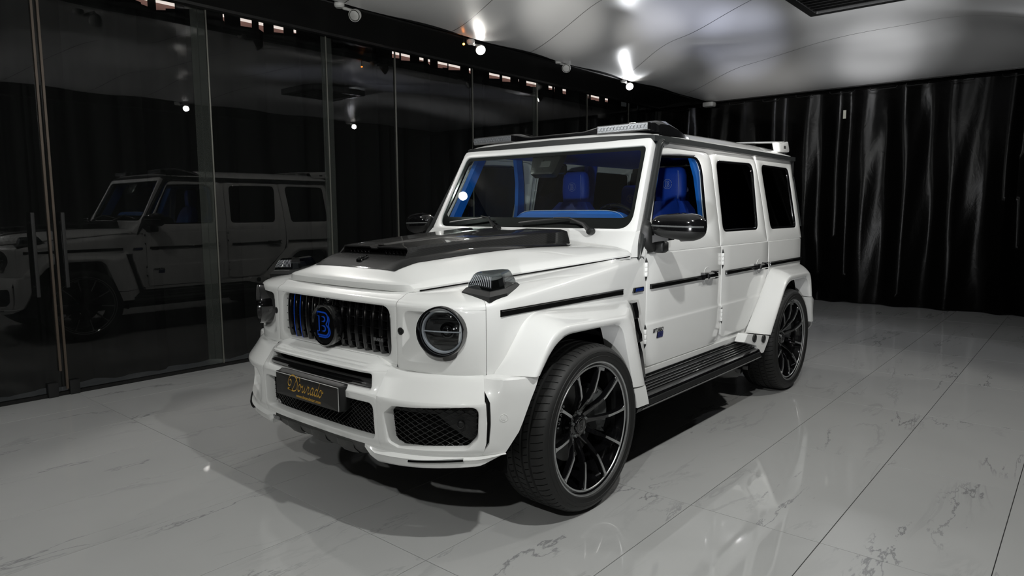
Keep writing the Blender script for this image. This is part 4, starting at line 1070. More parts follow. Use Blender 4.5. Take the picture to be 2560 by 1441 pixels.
for sg in (1, -1):
    q = G(); q.box(min(sg*.350, sg*.722), max(sg*.350, sg*.722), 1.022, 1.07, 1.921, 1.973, .006); lb_ = q.build('lamp_bar', 'black_gloss', fair)
    for k in range(15):
        q = G(); x = lerp(.371, .703, k/14); q.lathe([(.0115, -.004), (.010, .004), (.004, .008), (.001, .008)], 12, 'Y'); q.xf(lambda X, Y, Z: (sg*(x+X*.9), 1.0195+Y*.6, 1.947+Z)); q.build('led_cell', 'chrome', lb_)
    q = G(); rows = []
    for i in range(61):
        x = lerp(.358, .714, i/60); rows.append([(sg*x, 1.0185-.003*(j % 2)-.0025*(i % 2), lerp(1.9275, 1.9665, j/6)) for j in range(7)])
    q.grid(rows).build('lamp_lens', 'clear_lens', lb_, 5)
    q = G(); q.grid([[(sg*x, 1.0212, z) for x in (.358, .714)] for z in (1.9275, 1.9665)]); q.build('lamp_backing', 'badge_silver', lb_)
# rear roof spoiler
sp2 = empty('roof_spoiler', parent=car)
for sg in (1, -1):
    lp = rloop([(3.14, 2.005, .015), (3.20, 1.992, .03), (3.40, 2.022, .015), (3.455, 1.930, .02), (3.20, 1.922, .02)], 4)
    sp = G()
    for (x, k) in ((.700, 1),): sp.loft([[(sg*(x+dx), lerp(3.3, u, s_), lerp(1.97, v, s_)) for u, v in lp] for dx, s_ in ((-.02, .9), (-.012, 1), (.022, 1), (.032, .94), (.036, .85))]); sp.build('spoiler_end_plate', 'white_paint', sp2, 35)
q = G(); q.loft([[(x, 3.16, 1.998+.02*(1-(x/.7)**2)), (x, 3.18, 2.008+.02*(1-(x/.7)**2)), (x, 3.40, 2.022+.02*(1-(x/.7)**2)), (x, 3.41, 2.012+.02*(1-(x/.7)**2)), (x, 3.20, 1.992+.02*(1-(x/.7)**2))] for x in [lerp(-.70, .70, i/16) for i in range(17)]]); q.build('spoiler_blade', 'white_paint', sp2, 35)
for x in (-.28, .28, 0):
    q = G(); q.box(x-.02, x+.02, 3.18, 3.36, 1.955, 2.02, .008); q.build('spoiler_mount', 'white_paint', sp2)
for sg in (1, -1):
    q = G(); q.box(min(sg*.735, sg*.7375), max(sg*.735, sg*.7375), 3.285, 3.335, 1.955, 1.978); q.build('spoiler_badge', 'skid_grey', sp2)

# ---------------- body sides
def LX(z): return .887-.004*((z-.90)/.33)**2+(.005 if z < .796 else (.005*(1-(z-.796)/.010) if z < .806 else 0))
def LM(y, z, w=0): return (LX(z)+w, y, z)
def UM(y, z, w=0): return (.875-.16*(z-1.2)+w, y, z)
def lower(y0f, y1f, z0, z1, ny=6):
    g = G(); zz = sorted(set([z0, z0+.004, z0+.02, z0+.05, .60, .66, .72, .76, .790, .796, .801, .806, .82, .9, 1.0, 1.08, 1.15, 1.185, z1])); zz = [z for z in zz if z0 <= z <= z1]
    rows = []
    for z in zz:
        a, b = y0f(z), y1f(z); w = -.003 if z == z0 or z == z1 and False else 0
        r = [(LX(z)-.03, a, z), (LX(z)-.004, a, z), (LX(z)-.001+w, a+.0012, z)]+[(LX(z)+w, lerp(a+.004, b-.004, k/ny), z) for k in range(ny+1)]+[(LX(z)-.001+w, b-.0012, z), (LX(z)-.004, b, z), (LX(z)-.03, b, z)]
        rows.append(r)
    rows.insert(0, [(x-.012, y, z) for x, y, z in rows[0]])
    rows.append([(LX(1.197)-.003, y, 1.200) if x > .86 else (x, y, 1.200) for x, y, z in rows[-1]]); rows.append([(UM(0, 1.2035)[0] if x > .86 else x, y, 1.2035) for x, y, z in rows[-2]])
    return g.grid(rows)
def upper(outer, inner, c=None):
    o = rloop(outer, 5, step=.06); i = rloop(inner, 6, step=.05); i2 = rloop([(u, v, r) for u, v, r in inner], 6, step=.05)
    g = holed(o, i, UM, .003, .012, .03, .030, 2, c)
    return g
def corner_r(z, z0, r): # quarter round helper
    t = max(0, min(1, (z-z0)/r)); return r*(1-sqrt(1-(1-t)**2))
FD0 = lambda z: .735+corner_r(z, .552, .03); FD1 = lambda z: 1.744-corner_r(z, .552, .11)
RD0 = lambda z: 1.752+corner_r(z, .578, .05); RD1 = lambda z: interp(z, [.578, .60, .93, 1.197], [2.17, 2.235, 2.60, 2.610])
WIN = {'f': [(.828, 1.297, .02), (1.585, 1.297, .06), (1.625, 1.796, .12), (1.052, 1.772, .035), (.872, 1.402, .02)],
       'r': [(1.828, 1.297, .05), (2.462, 1.297, .06), (2.510, 1.789, .07), (1.852, 1.781, .06)],
       'q': [(2.722, 1.294, .05), (3.318, 1.294, .05), (3.286, 1.786, .06), (2.672, 1.790, .06)]}
OUTF = [(.738, 1.2035, 0), (1.744, 1.2035, 0), (1.762, 1.30, .2), (1.768, 1.828, .10), (1.082, 1.822, .07), (.80, 1.315, .1)]
OUTR = [(1.752, 1.2035, 0), (2.610, 1.2035, 0), (2.598, 1.5, .2), (2.560, 1.848, .11), (1.777, 1.830, .07), (1.768, 1.30, .1)]
OUTQ = [(2.618, 1.2035, 0), (3.399, 1.2035, 0), (3.362, 1.853, .0), (2.572, 1.853, 0), (2.606, 1.5, .1)]
def seal(win, name, door, mat, w=-.012, sg=1):
    i = rloop(win, 6, step=.05); A = inset(i, -.001); B = inset(i, .014); n = len(i)
    q = G(); q.grid([[UM(u, v, w-.002) for u, v in A], [UM(u, v, w+.008) for u, v in A], [UM(u, v, w+.009) for u, v in inset(i, .004)], [UM(u, v, w+.004) for u, v in B], [UM(u, v, w-.004) for u, v in B]], True)
    (q if sg > 0 else q.mir()).build(name, mat, door, 40)
def pane(win, door, mat, w=-.014, sg=1):
    i = inset(rloop(win, 6, step=.05), .004); c = (sum(p[0] for p in i)/len(i), sum(p[1] for p in i)/len(i)); q = G()
    q.grid([[UM(lerp(c[0], u, t), lerp(c[1], v, t), w) for u, v in i] for t in (1, .5, .02)], True)
    return (q if sg > 0 else q.mir()).build('window_glass', mat, door, 60)
def trim_strip(y0, y1, z0, z1, slant=.0):
    g = G(); rows = []
    for y, k in ((y0, .0), (y0+.004, .8), (y0+.012, 1), (y1-.012, 1), (y1-.004, .8), (y1, 0)):
        X = LX(1.02); h = .014*k
        rows.append([(X-.004, y, z0-.001), (X+h*.85, y, z0), (X+h, y, z0+.003), (X+h*.85, y, z0+.008), (X+h*.85, y, z1-.006), (X+h, y, z1-.003), (X+h*.85, y, z1+.001), (X-.004, y, z1+.002)])
    return g.grid(rows).add(rows[0], [tuple(range(8))]).add(rows[-1], [tuple(range(8))])
def hinge(y, z0, z1):
    h = G(); n = 3; L = (z1-z0)
    for k in range(n):
        a, b = lerp(z0, z1, k/n)+.001, lerp(z0, z1, (k+1)/n)-.001
        h.lathe([(.001, a), (.0085, a), (.0095, a+.002), (.0095, b-.002), (.0085, b), (.001, b)], 12, 'Z', (LX(.9)+.002, y, 0))
    return h
def hinge_tips(y, z0, z1):
    h = G(); X = LX(.9)
    h.lathe([(.0085, z1), (.007, z1+.008), (.001, z1+.026)], 10, 'Z', (X, y, 0)); h.lathe([(.001, z0-.026), (.007, z0-.008), (.0085, z0)], 10, 'Z', (X, y, 0)); return h
for sg in (1, -1):
    S = lambda q: q if sg > 0 else q.mir()
    # front door
    g = lower(FD0, FD1, .552, 1.197); g.join(upper(OUTF, WIN['f'], (1.25, 1.5)))
    fd = S(g).build('front_door', 'white_paint', car, 30)
    seal(WIN['f'], 'window_seal', fd, 'black_gloss', sg=sg); pane(WIN['f'], fd, 'door_glass', sg=sg)
    q = G(); w = -.002; q.tube([UM(1.06, 1.776, w), UM(1.30, 1.790, w), UM(1.52, 1.794, w)], .006, 8); S(q).build('window_trim', 'badge_silver', fd)
    S(trim_strip(.773, 1.432, 1.000, 1.027)).build('door_strip', 'trim_black', fd, 25)
    g = lower(RD0, RD1, .578, 1.197); g.join(upper(OUTR, WIN['r'], (2.16, 1.52)))
    rd = S(g).build('rear_door', 'white_paint', car, 30)
    seal(WIN['r'], 'window_seal', rd, 'black_gloss', sg=sg); pane(WIN['r'], rd, 'dark_glass', sg=sg)
    S(trim_strip(1.812, 2.330, 1.004, 1.032)).build('door_strip', 'trim_black', rd, 25)
    for dr, y0, h0, h1, hy in ((fd, 1.45, .735, 0, .725), (rd, 2.345, 1.7, 0, 1.760)):
        # handle: recess disc, pull and push button
        X = LX(1.02)
        q = G(); q.lathe([(.056, -.001), (.054, .0015), (.045, -.001+.001), (.030, .0012), (.001, .0012)], 28, 'X', (X, y0+.075, 1.022)); hd0 = S(q).build('handle_recess', 'white_paint', dr, 20)
        q = G(); q.loft([[(X+a, y, z) for a, z in ((.0, .998), (.026, 1.000), (.034, 1.010), (.034, 1.036), (.026, 1.044), (.0, 1.046))] for y in (y0-.02, y0+.03)]); q.loft([[(X+a, y, z) for a, z in ((.014, 1.002), (.034, 1.004), (.044, 1.014), (.042, 1.034), (.016, 1.042))] for y in (y0+.03, y0+.13, y0+.150)])
        q.loft([[(X+a, y, z) for a, z in ((-.004, 1.000), (.036, 1.000), (.044, 1.012), (.044, 1.034), (.036, 1.044), (-.004, 1.044))] for y in (y0+.135, y0+.150)]) if False else None
        q.box(X-.002, X+.036, y0+.135, y0+.175, 1.036, 1.048, .003); q.box(X-.002, X+.036, y0+.135, y0+.175, .996, 1.006, .003)
        hd = S(q).build('door_handle', 'black_gloss', dr, 30)
        q = G(); q.lathe([(.010, .0), (.010, .004), (.001, .005)], 14, 'X', (X+.020, y0+.128, 1.022)); S(q).build('push_button', 'chrome', hd)
        for z0, z1 in ((1.075, 1.155), (.690, .775)):
            hg = S(hinge(hy, z0, z1)).build('hinge', 'white_paint', dr); S(hinge_tips(hy, z0, z1)).build('hinge_tip', 'black_plastic', hg)
    # dark channel above the doors
    q = G(); q.grid([[UM(y, z, -.010) for y in (1.09, 3.36)] for z in (1.806, 1.875)])
    for ya, yb in ((1.66, 1.825), (2.535, 2.645)): q.grid([[UM(y, z, -.011) for y in (ya, yb)] for z in (1.66, 1.81)])
    dch = S(q).build('door_channel', 'white_paint', car); dch['kind'] = 'stuff'
    # A-post strip between fender and front door
    q = G(); q.grid([[(.885, y, z) for y in (.706, .731)] for z in (.545, .8, 1.0, 1.19)]); q.grid([[(.885, .706, 1.19), (.885, .731, 1.19)], [(.868, .775, 1.30), (.868, .80, 1.30)], [(.855, .80, 1.38), (.855, .84, 1.38)]]); S(q).build('door_post', 'white_paint', car)
    # rear quarter, wrapping round to the tailgate
    def QX(y, z):
        X = LX(z) if z <= 1.2 else UM(y, z)[0]; return X
    g = G(); ys = [2.616, 2.62, 2.8, 3.0, 3.2, 3.35]; rows = []
    for z in (.92, .95, 1.0, 1.06, 1.12, 1.185, 1.197, 1.200, 1.2035):
        X = LX(min(z, 1.197)) if z < 1.2 else UM(0, 1.2035)[0]
        rows.append([(X-.03, 2.616, z), (X-.003, 2.616, z)]+[(X, y, z) for y in ys[1:]]+[(X-.006, 3.380, z), (X-.022, 3.396, z), (X-.045, 3.40, z), (.5, 3.40, z), (0, 3.40, z)])
    g.grid(rows)
    g.join(holed(rloop(OUTQ, 4, step=.06), rloop(WIN['q'], 6, step=.05), UM, .001, .010, .03, .022, 2, (3.0, 1.53)))
    rw = []
    for z in (1.2035, 1.4, 1.6, 1.86):
        t = (z-1.2035)/.65; ye = lerp(3.399, 3.362, t); X = UM(0, z)[0]; rw.append([(X, ye, z), (X-.010, ye+.012, z), (X-.03, ye+.018, z), (.5, ye+.018, z), (0, ye+.018, z)])
    g.grid(rw)
    g.grid([[(LX(.8), 3.30, .5), (LX(.8), 3.36, .5), (.86, 3.40, .5), (0, 3.40, .5)], [(LX(.93), 3.30, .93), (LX(.93), 3.36, .93), (.86, 3.40, .93), (0, 3.40, .93)]])
    rq = S(g).build('rear_quarter', 'white_paint', car, 35)
    seal(WIN['q'], 'window_seal', rq, 'black_gloss', sg=sg); pane(WIN['q'], rq, 'dark_glass', sg=sg)
    S(trim_strip(2.638, 3.366, 1.012, 1.040)).build('body_strip', 'trim_black', rq, 25)
    q = G(); q.tube([(UM(0, 1.7)[0]-.01, 3.388, 1.72), (UM(0, 1.5)[0]-.002, 3.402, 1.5), (UM(0, 1.3)[0]-.002, 3.412, 1.30)], .011, 8); S(q).build('rear_vent', 'trim_rubber', rq)
    q = plate(rloop([(.62, .98, .02), (.84, .98, .02), (.84, 1.14, .02), (.62, 1.14, .02)]), lambda u, v, w=0: (u, 3.405+w, v), .006, .02); S(q).build('tail_lamp', 'blue_enamel' if False else 'black_gloss', rq)
    # fender strip + badges
    ff = [o_ for o_ in car.children if o_.name.startswith('front_fender')][0 if sg > 0 else 1]
    S(trim_strip(-.518, .475, .998, 1.027)).build('fender_strip', 'trim_black', ff, 25)
    q = plate(rloop([(.575, .995, .004), (.690, .995, .010), (.690, 1.024, .010), (.588, 1.024, .008)], 3), lambda u, v, w=0: (LX(1.0)+.012+w, u, v), .003, .016); fb = S(q).build('fender_badge', 'black_gloss', car)
    q = plate(rloop([(.594, 1.001, .002), (.682, 1.001, .003), (.682, 1.019, .003), (.600, 1.019, .002)], 2), lambda u, v, w=0: (LX(1.0)+.0135+w, u, v), .001, .002); S(q).build('badge_inlay', 'blue_dark', fb, label='small blue inlay')
    tx = lambda yc, zc, X: (lambda u, v, w=0: (sg*(X+w), yc+sg*u*1.0 if sg > 0 else yc-u, zc+v))
    def side_text(t, size, yc, zc, X, mat, par, name, bold=.0, sh=.2):
        text_geo(t, size, lambda u, v, w=0: (sg*X, yc+(u+v*sh)*(1 if sg > 0 else -1), zc+v), bold).build(name, mat, par, recalc=False)
    X = LX(.74)+.004
    side_text('BITURBO', .030, .868, .752, X, 'black_gloss', fd, 'model_badge', .0012)
    side_text('800', .044, .892, .722, X, 'badge_purple', fd, 'power_badge', .003)
    q = plate(rloop([(.852, .704, .003), (.926, .704, .003), (.934, .740, .003), (.860, .740, .003)], 2), lambda u, v, w=0: (LX(.74)+.002+w, u, v), .001, .003); S(q).build('badge_base', 'black_gloss', fd)
    q = G(); q.grid([[(.874, y, z) for y in (.71, 2.30)] for z in (.53, .70)]); S(q).build('sill_panel', 'white_paint', car)
    # sill
    q = G(); q.sweep([(.876, .70, .530), (.876, 2.24, .530)], [(-.012, -.018), (.012, -.018), (.013, .014), (-.012, .018)]); S(q).build('sill', 'white_paint', car)

# rear window and tailgate handle, rear bumper
q = plate(rloop([(-.62, 1.30, .05), (.62, 1.30, .05), (.58, 1.76, .05), (-.58, 1.76, .05)]), lambda u, v, w=0: (u, lerp(3.399, 3.362, (v-1.2)/.65)+.024+w, v), .006, .02); q.build('rear_window', 'black_gloss', car)
q = G(); lp = []
for x, y in [(-1.0, 3.36), (-1.0, 3.40), (-.95, 3.46), (-.8, 3.50), (0, 3.52), (.8, 3.50), (.95, 3.46), (1.0, 3.40), (1.0, 3.36)]: lp.append((x, y))
rows = [[(x*k, y-d, z) for x, y in lp] for z, k, d in ((.43, .98, .03), (.46, .995, .0), (.68, 1.0, .0), (.72, .985, .02), (.73, .93, .10))]
q.grid(rows); q.grid([rows[0], [(x*.8, 3.2, .45) for x, y in lp]]); q.build('rear_bumper', 'white_paint', car, 40)

# ---------------- wheel-arch flares
def ropen(pts, ns=8, nc=7):
    out = []
    P = [Vector(p[:2]) for p in pts]
    q = [P[0]]; segs = []
    prev = P[0]
    for i in range(1, len(P)-1):
        r = pts[i][2]; a = (P[i-1]-P[i]).normalized(); b = (P[i+1]-P[i]).normalized(); d = r
        q0, q1 = P[i]+a*d, P[i]+b*d
        out += [prev.lerp(q0, k/ns) for k in range(ns)]
        out += [((1-k/nc)**2*q0+2*(k/nc)*(1-k/nc)*P[i]+(k/nc)**2*q1) for k in range(nc)]
        prev = q1
    out += [prev.lerp(P[-1], k/ns) for k in range(ns+1)]
    return out
def flare(A, B, Cc, xa, xb, xc, xd, ymid, name):
    a, b, c = ropen(A), ropen(B), ropen(Cc); g = G(); n = len(a)
    def row(p, x): return [(x, v.x, v.y) for v in p]
    mix = lambda p, q, t: [u.lerp(v, t) for u, v in zip(p, q)]
    out = [v for v in a]
    rows = [row(a, xa-.006), row(mix(a, b, .03), xa+.004)]
    for t in (.12, .25, .4, .55, .7, .83, .92): rows.append(row(mix(a, b, t), lerp(xa+.004, xb, t)+.010*sin(pi*t)+.004*t))
    rows += [row(b, xb), row(mix(b, c, .25), xb+.001), row(mix(b, c, .7), lerp(xb, xc, .5)), row(c, xc-.004), row(c, xc-.02)]
    cen = Vector((ymid, .5)); rows.append(row([v+(v-cen).normalized()*.006 for v in c], xd))
    g.grid(rows)
    # close both feet
    for k in (0, -1):
        e = [r[k] for r in rows]; m = tuple(sum(p[j] for p in e)/len(e) for j in range(3)); g.add(e+[m], [(i, i+1, len(e)) for i in range(len(e)-1)]+[(len(e)-1, 0, len(e))])
    return g
FAp = [(-.552, .754), (-.335, 1.002, .10), (.545, .962, .03), (.640, .540)]
FBp = [(-.471, .754), (-.345, .942, .12), (.290, .918, .08), (.440, .535)]
FCp = [(-.432, .754), (-.302, .902, .11), (.222, .893, .08), (.345, .540)]
RAp = [(2.215, .545), (2.665, .992, .07), (3.375, .985, .05), (3.398, .72)]
RBp = [(2.334, .528), (2.662, .932, .10), (3.215, .932, .09), (3.275, .72)]
RCp = [(2.365, .526), (2.690, .895, .12), (3.175, .893, .10), (3.245, .72)]
both(flare(FAp, FBp, FCp, .889, 1.050, 1.044, .905, 0, 'f'), 'wheel_flare', 'white_paint', car, 62)
both(flare(RAp, RBp, RCp, .886, 1.022, 1.016, .90, 2.89, 'r'), 'wheel_flare', 'white_paint', car, 62)
for sg in (1, -1):
    S = lambda q: q if sg > 0 else q.mir()
    # front flare foot
    q = G(); q.loft([[(.895, .640, z0a), (1.050, .449+dy, z0), (1.044, .348+dy*.8, z0), (.92, .348+dy*.8, z0)] for z0, z0a, dy in ((.529, .534, .003), (.50, .505, .015), (.44, .46, .038), (.424, .450, .042))]); S(q).build('flare_foot', 'white_paint', car, 35)
    # rear flare foot with two round sensors
    lp = rloop([(2.010, .577, .004), (2.332, .520, .004), (2.245, .405, .012), (2.165, .412, .004), (2.150, .468, .03), (1.965, .520, .004)], 3, step=.05)
    q = G(); X = lambda y: lerp(.958, 1.018, max(0, min(1, (y-1.85)/.45)))
    c = (2.20, .50); a, b = match(lp, lp, c); rows = [[(X(u)-.07, u, v) for u, v in a], [(X(u)-.004, u, v) for u, v in a], [(X(u), u, v) for u, v in inset(a, .004)], [(X(lerp(u, c[0], .97)), lerp(u, c[0], .97), lerp(v, c[1], .97)) for u, v in inset(a, .004)]]
    q.grid(rows, True); ft = S(q).build('flare_foot', 'white_paint', car, 35)
    for y, z in ((2.105, .533), (2.235, .511)):
        q = G(); q.lathe([(.030, -.004), (.030, .004), (.028, .007), (.023, .007), (.021, .003), (.001, .003)], 22, 'X', (X(y), y, z)); S(q).build('round_vent', 'black_plastic', ft)
    # rear lower arch panel behind the wheel
    q = G(); q.loft([[(.90, 3.398, z), (1.000, 3.345+dy, z), (1.022, 3.277+dy, z), (1.016, 3.248+dy, z), (.90, 3.262+dy, z)] for z, dy in ((.715, .0), (.60, .035), (.50, .06))]); S(q).build('flare_foot', 'white_paint', car, 35)
    # wheel wells
    for y0 in (0, WB):
        q = G(); n = 20
        arc = [(y0-.49*cos(pi*k/n*1.0), .40+.49*sin(pi*k/n)) for k in range(n+1)]
        arc = [(arc[0][0], .30)]+arc+[(arc[-1][0], .30)]
        q.grid([[(.90, y, z) for y, z in arc], [(.50, y, z) for y, z in arc]]); q.add([(.50, y, z) for y, z in arc], [tuple(range(len(arc)))]); S(q).build('wheel_well', 'dark_hollow', car)
    # carbon side vent insert behind the front wheel
    q = G(); rows = []
    for z, y0, y1, dx in ((.957, .49, .545, .020), (.953, .49, .548, .050), (.90, .50, .548, .062), (.868, .51, .550, .062), (.862, .51, .560, .050), (.80, .53, .575, .056), (.775, .54, .580, .066), (.735, .545, .588, .066), (.728, .55, .592, .048), (.66, .57, .612, .056), (.60, .585, .628, .056), (.50, .61, .662, .050), (.49, .62, .664, .020)):
        rows.append([(.885, y1+.034, z), (.885+dx*.5, y1+.022, z), (.885+dx, y1, z), (.885+dx+.004, y0, z), (.885, y0, z)])
    q.grid(rows); sv = S(q).build('side_vent', 'black_gloss', car, 30)
    q = G(); q.grid([[(.9465, y, z) for y, z in ((.560, .760), (.573, .764))], [(.9465, y, z) for y, z in ((.560, .745), (.573, .749))]]); q.grid([[(.9300+.0168*(1-t), .5735+.019*t, z+.008*t) for t in (0, .5, 1)] for z in (.745, .762)]); S(q).build('vent_badge', 'badge_silver', sv)

# ---------------- running boards
for sg in (1, -1):
    S = lambda q: q if sg > 0 else q.mir()
    rb = empty('running_board', parent=car)
    q = G(); pf = [(.80, .36), (1.00, .372), (1.030, .392), (1.036, .410), (1.026, .432), (1.0, .452), (.975, .458), (.955, .470), (.93, .474), (.915, .495), (.893, .502), (.885, .520), (.80, .520)]
    q.loft([[(x, y, z) for x, z in pf] for y in (.40, 2.13)]); S(q).build('board', 'black_plastic', rb, 25)
    for x, z, r in ((.893, .512, .005), (.908, .500, .006), (.926, .483, .006), (.944, .474, .006), (.962, .467, .006), (.980, .460, .006), (1.008, .437, .019), (1.024, .404, .013)):
        q = G(); q.tube([(x, .45, z), (x, 2.13, z)], r, 8); S(q).build('tread_rib', 'black_gloss', rb, 40)
    q = G(); q.loft([[(x*k+(1-k)*.95, y, z*k+(1-k)*.43) for x, z in pf] for y, k in ((2.13, 1), (2.145, .97), (2.15, .90))]); S(q).build('end_cap', 'black_gloss', rb, 25)

# exhaust tips and dark underbody
q = G(); q.box(-.80, .80, -.55, 3.3, .30, .52, .03); q.build('underbody', 'dark_hollow', car)
q = G(); q.box(-.45, .45, -.68, .70, .50, 1.05, .03); q.build('engine_bay', 'dark_hollow', car)
q = G(); q.box(-.84, .84, .60, 3.3, .50, .78, .02); q.build('cabin_floor', 'carpet_black', car)
for sg in (1, -1):
    S = lambda q: q if sg > 0 else q.mir()
    ex = G(); ex.tube([(.55, 1.95, .30), (.75, 2.05, .29), (.84, 2.16, .29)], .075, 16); ex = S(ex).build('exhaust', 'steel_dark', car)
    for y in (2.10, 2.24):
        q = G(); q.tube([(.80, y, .30), (.90, y+.02, .295)], .038, 16, False); q.tube([(.90, y+.02, .295), (.80, y, .30)], .033, 16, False); S(q).build('exhaust_tip', 'black_gloss', ex)
# door-side inner skins keep the cabin dark-lined
for sg in (1, -1):
    S = lambda q: q if sg > 0 else q.mir()
    q = G(); q.grid([[(.845, y, z) for y in (.62, 3.38)] for z in (.56, 1.22)]); S(q).build('door_lining', 'carpet_black', car)

# ---------------- wheels
def tyre_geo():
    g = G(); n = 180
    prof = [(.318, -.018), (.322, -.004), (.330, .008), (.345, .014), (.362, .013), (.380, .006), (.392, -.006), (.401, -.022, 's'), (.4055, -.040, 's'), (.407, -.066, 's'), (.3995, -.070), (.3995, -.078), (.4075, -.082), (.408, -.108), (.3995, -.112), (.3995, -.120), (.408, -.124), (.408, -.160), (.3995, -.164), (.3995, -.172), (.408, -.176), (.4075, -.202), (.3995, -.206), (.3995, -.214), (.407, -.218, 's'), (.4045, -.248, 's'), (.395, -.266), (.378, -.284), (.35, -.292), (.325, -.28), (.318, -.26)]
    loops = []
    for p in prof:
        l = []
        for k in range(n):
            a = 2*pi*k/n; r = p[0]
            l.append((p[1], r*cos(a), r*sin(a)))
        loops.append(l)
    g.grid(loops, True)
    return g
def sipes():
    g = G()
    for k in range(72):
        a = 2*pi*k/72
        for h0, h1, da in ((-.083, -.107, .02), (-.126, -.158, -.02), (-.178, -.200, .02)):
            r = .4083; w = .0016
            p = [(h0, a-w/r), (h0, a+w/r*2), (h1, a+da+w/r*2), (h1, a+da-w/r)]
            g.add([(h, r*cos(t), r*sin(t)) for h, t in p], [(0, 1, 2, 3)])
        for sd_, a1 in ((0, a), (1, a+.03)):
            pr_ = [(.3925, -.0060), (.4016, -.022), (.4061, -.040), (.4076, -.064)]
            if sd_: pr_ = [(.3925, -.270), (.4051, -.248), (.4073, -.222)]
            g.grid([[(h, (r+.0002)*cos(a1+da+j*.012), (r+.0002)*sin(a1+da+j*.012)) for j, (r, h) in enumerate(pr_)] for da in (-.0042, .0042)])
    return g
def flat_arc(r0, r1, h, a0, a1, n=12, axis=None):
    return [[(h, r*cos(lerp(a0, a1, k/n)), r*sin(lerp(a0, a1, k/n))) for k in range(n+1)] for r in (r0, r1)]
TY, SI = tyre_geo(), sipes()
def spoke():
    body, face = G(), G(); rows = []
    for r, w, h, th in ((.044, .020, -.092, .03), (.07, .0165, -.083, .035), (.10, .012, -.062, .035), (.14, .0100, -.038, .034), (.18, .0095, -.021, .032), (.24, .0092, -.011, .030), (.285, .0105, -.008, .028), (.297, .018, -.009, .024)):
        rows.append([(h-th, -w*.7, r), (h-.006, -w, r), (h, -w*.72, r), (h, w*.72, r), (h-.006, w, r), (h-th, w*.7, r)])
    body.loft(rows)
    fr_ = [(r, w, h) for r, w, h in ((.168, .0058, -.0255), (.18, .0062, -.0205), (.24, .0062, -.0106), (.285, .0072, -.0077), (.2955, .0130, -.0082))]
    face.grid([[(h+.0009, -w, r) for r, w, h in fr_], [(h+.0009, w, r) for r, w, h in fr_]])
    return body, face
SB, SF = spoke()
def rotx(g, a):
    g = g.copy(); c, s = cos(a), sin(a); g.v = [(x, y*c-z*s, y*s+z*c) for x, y, z in g.v]; return g
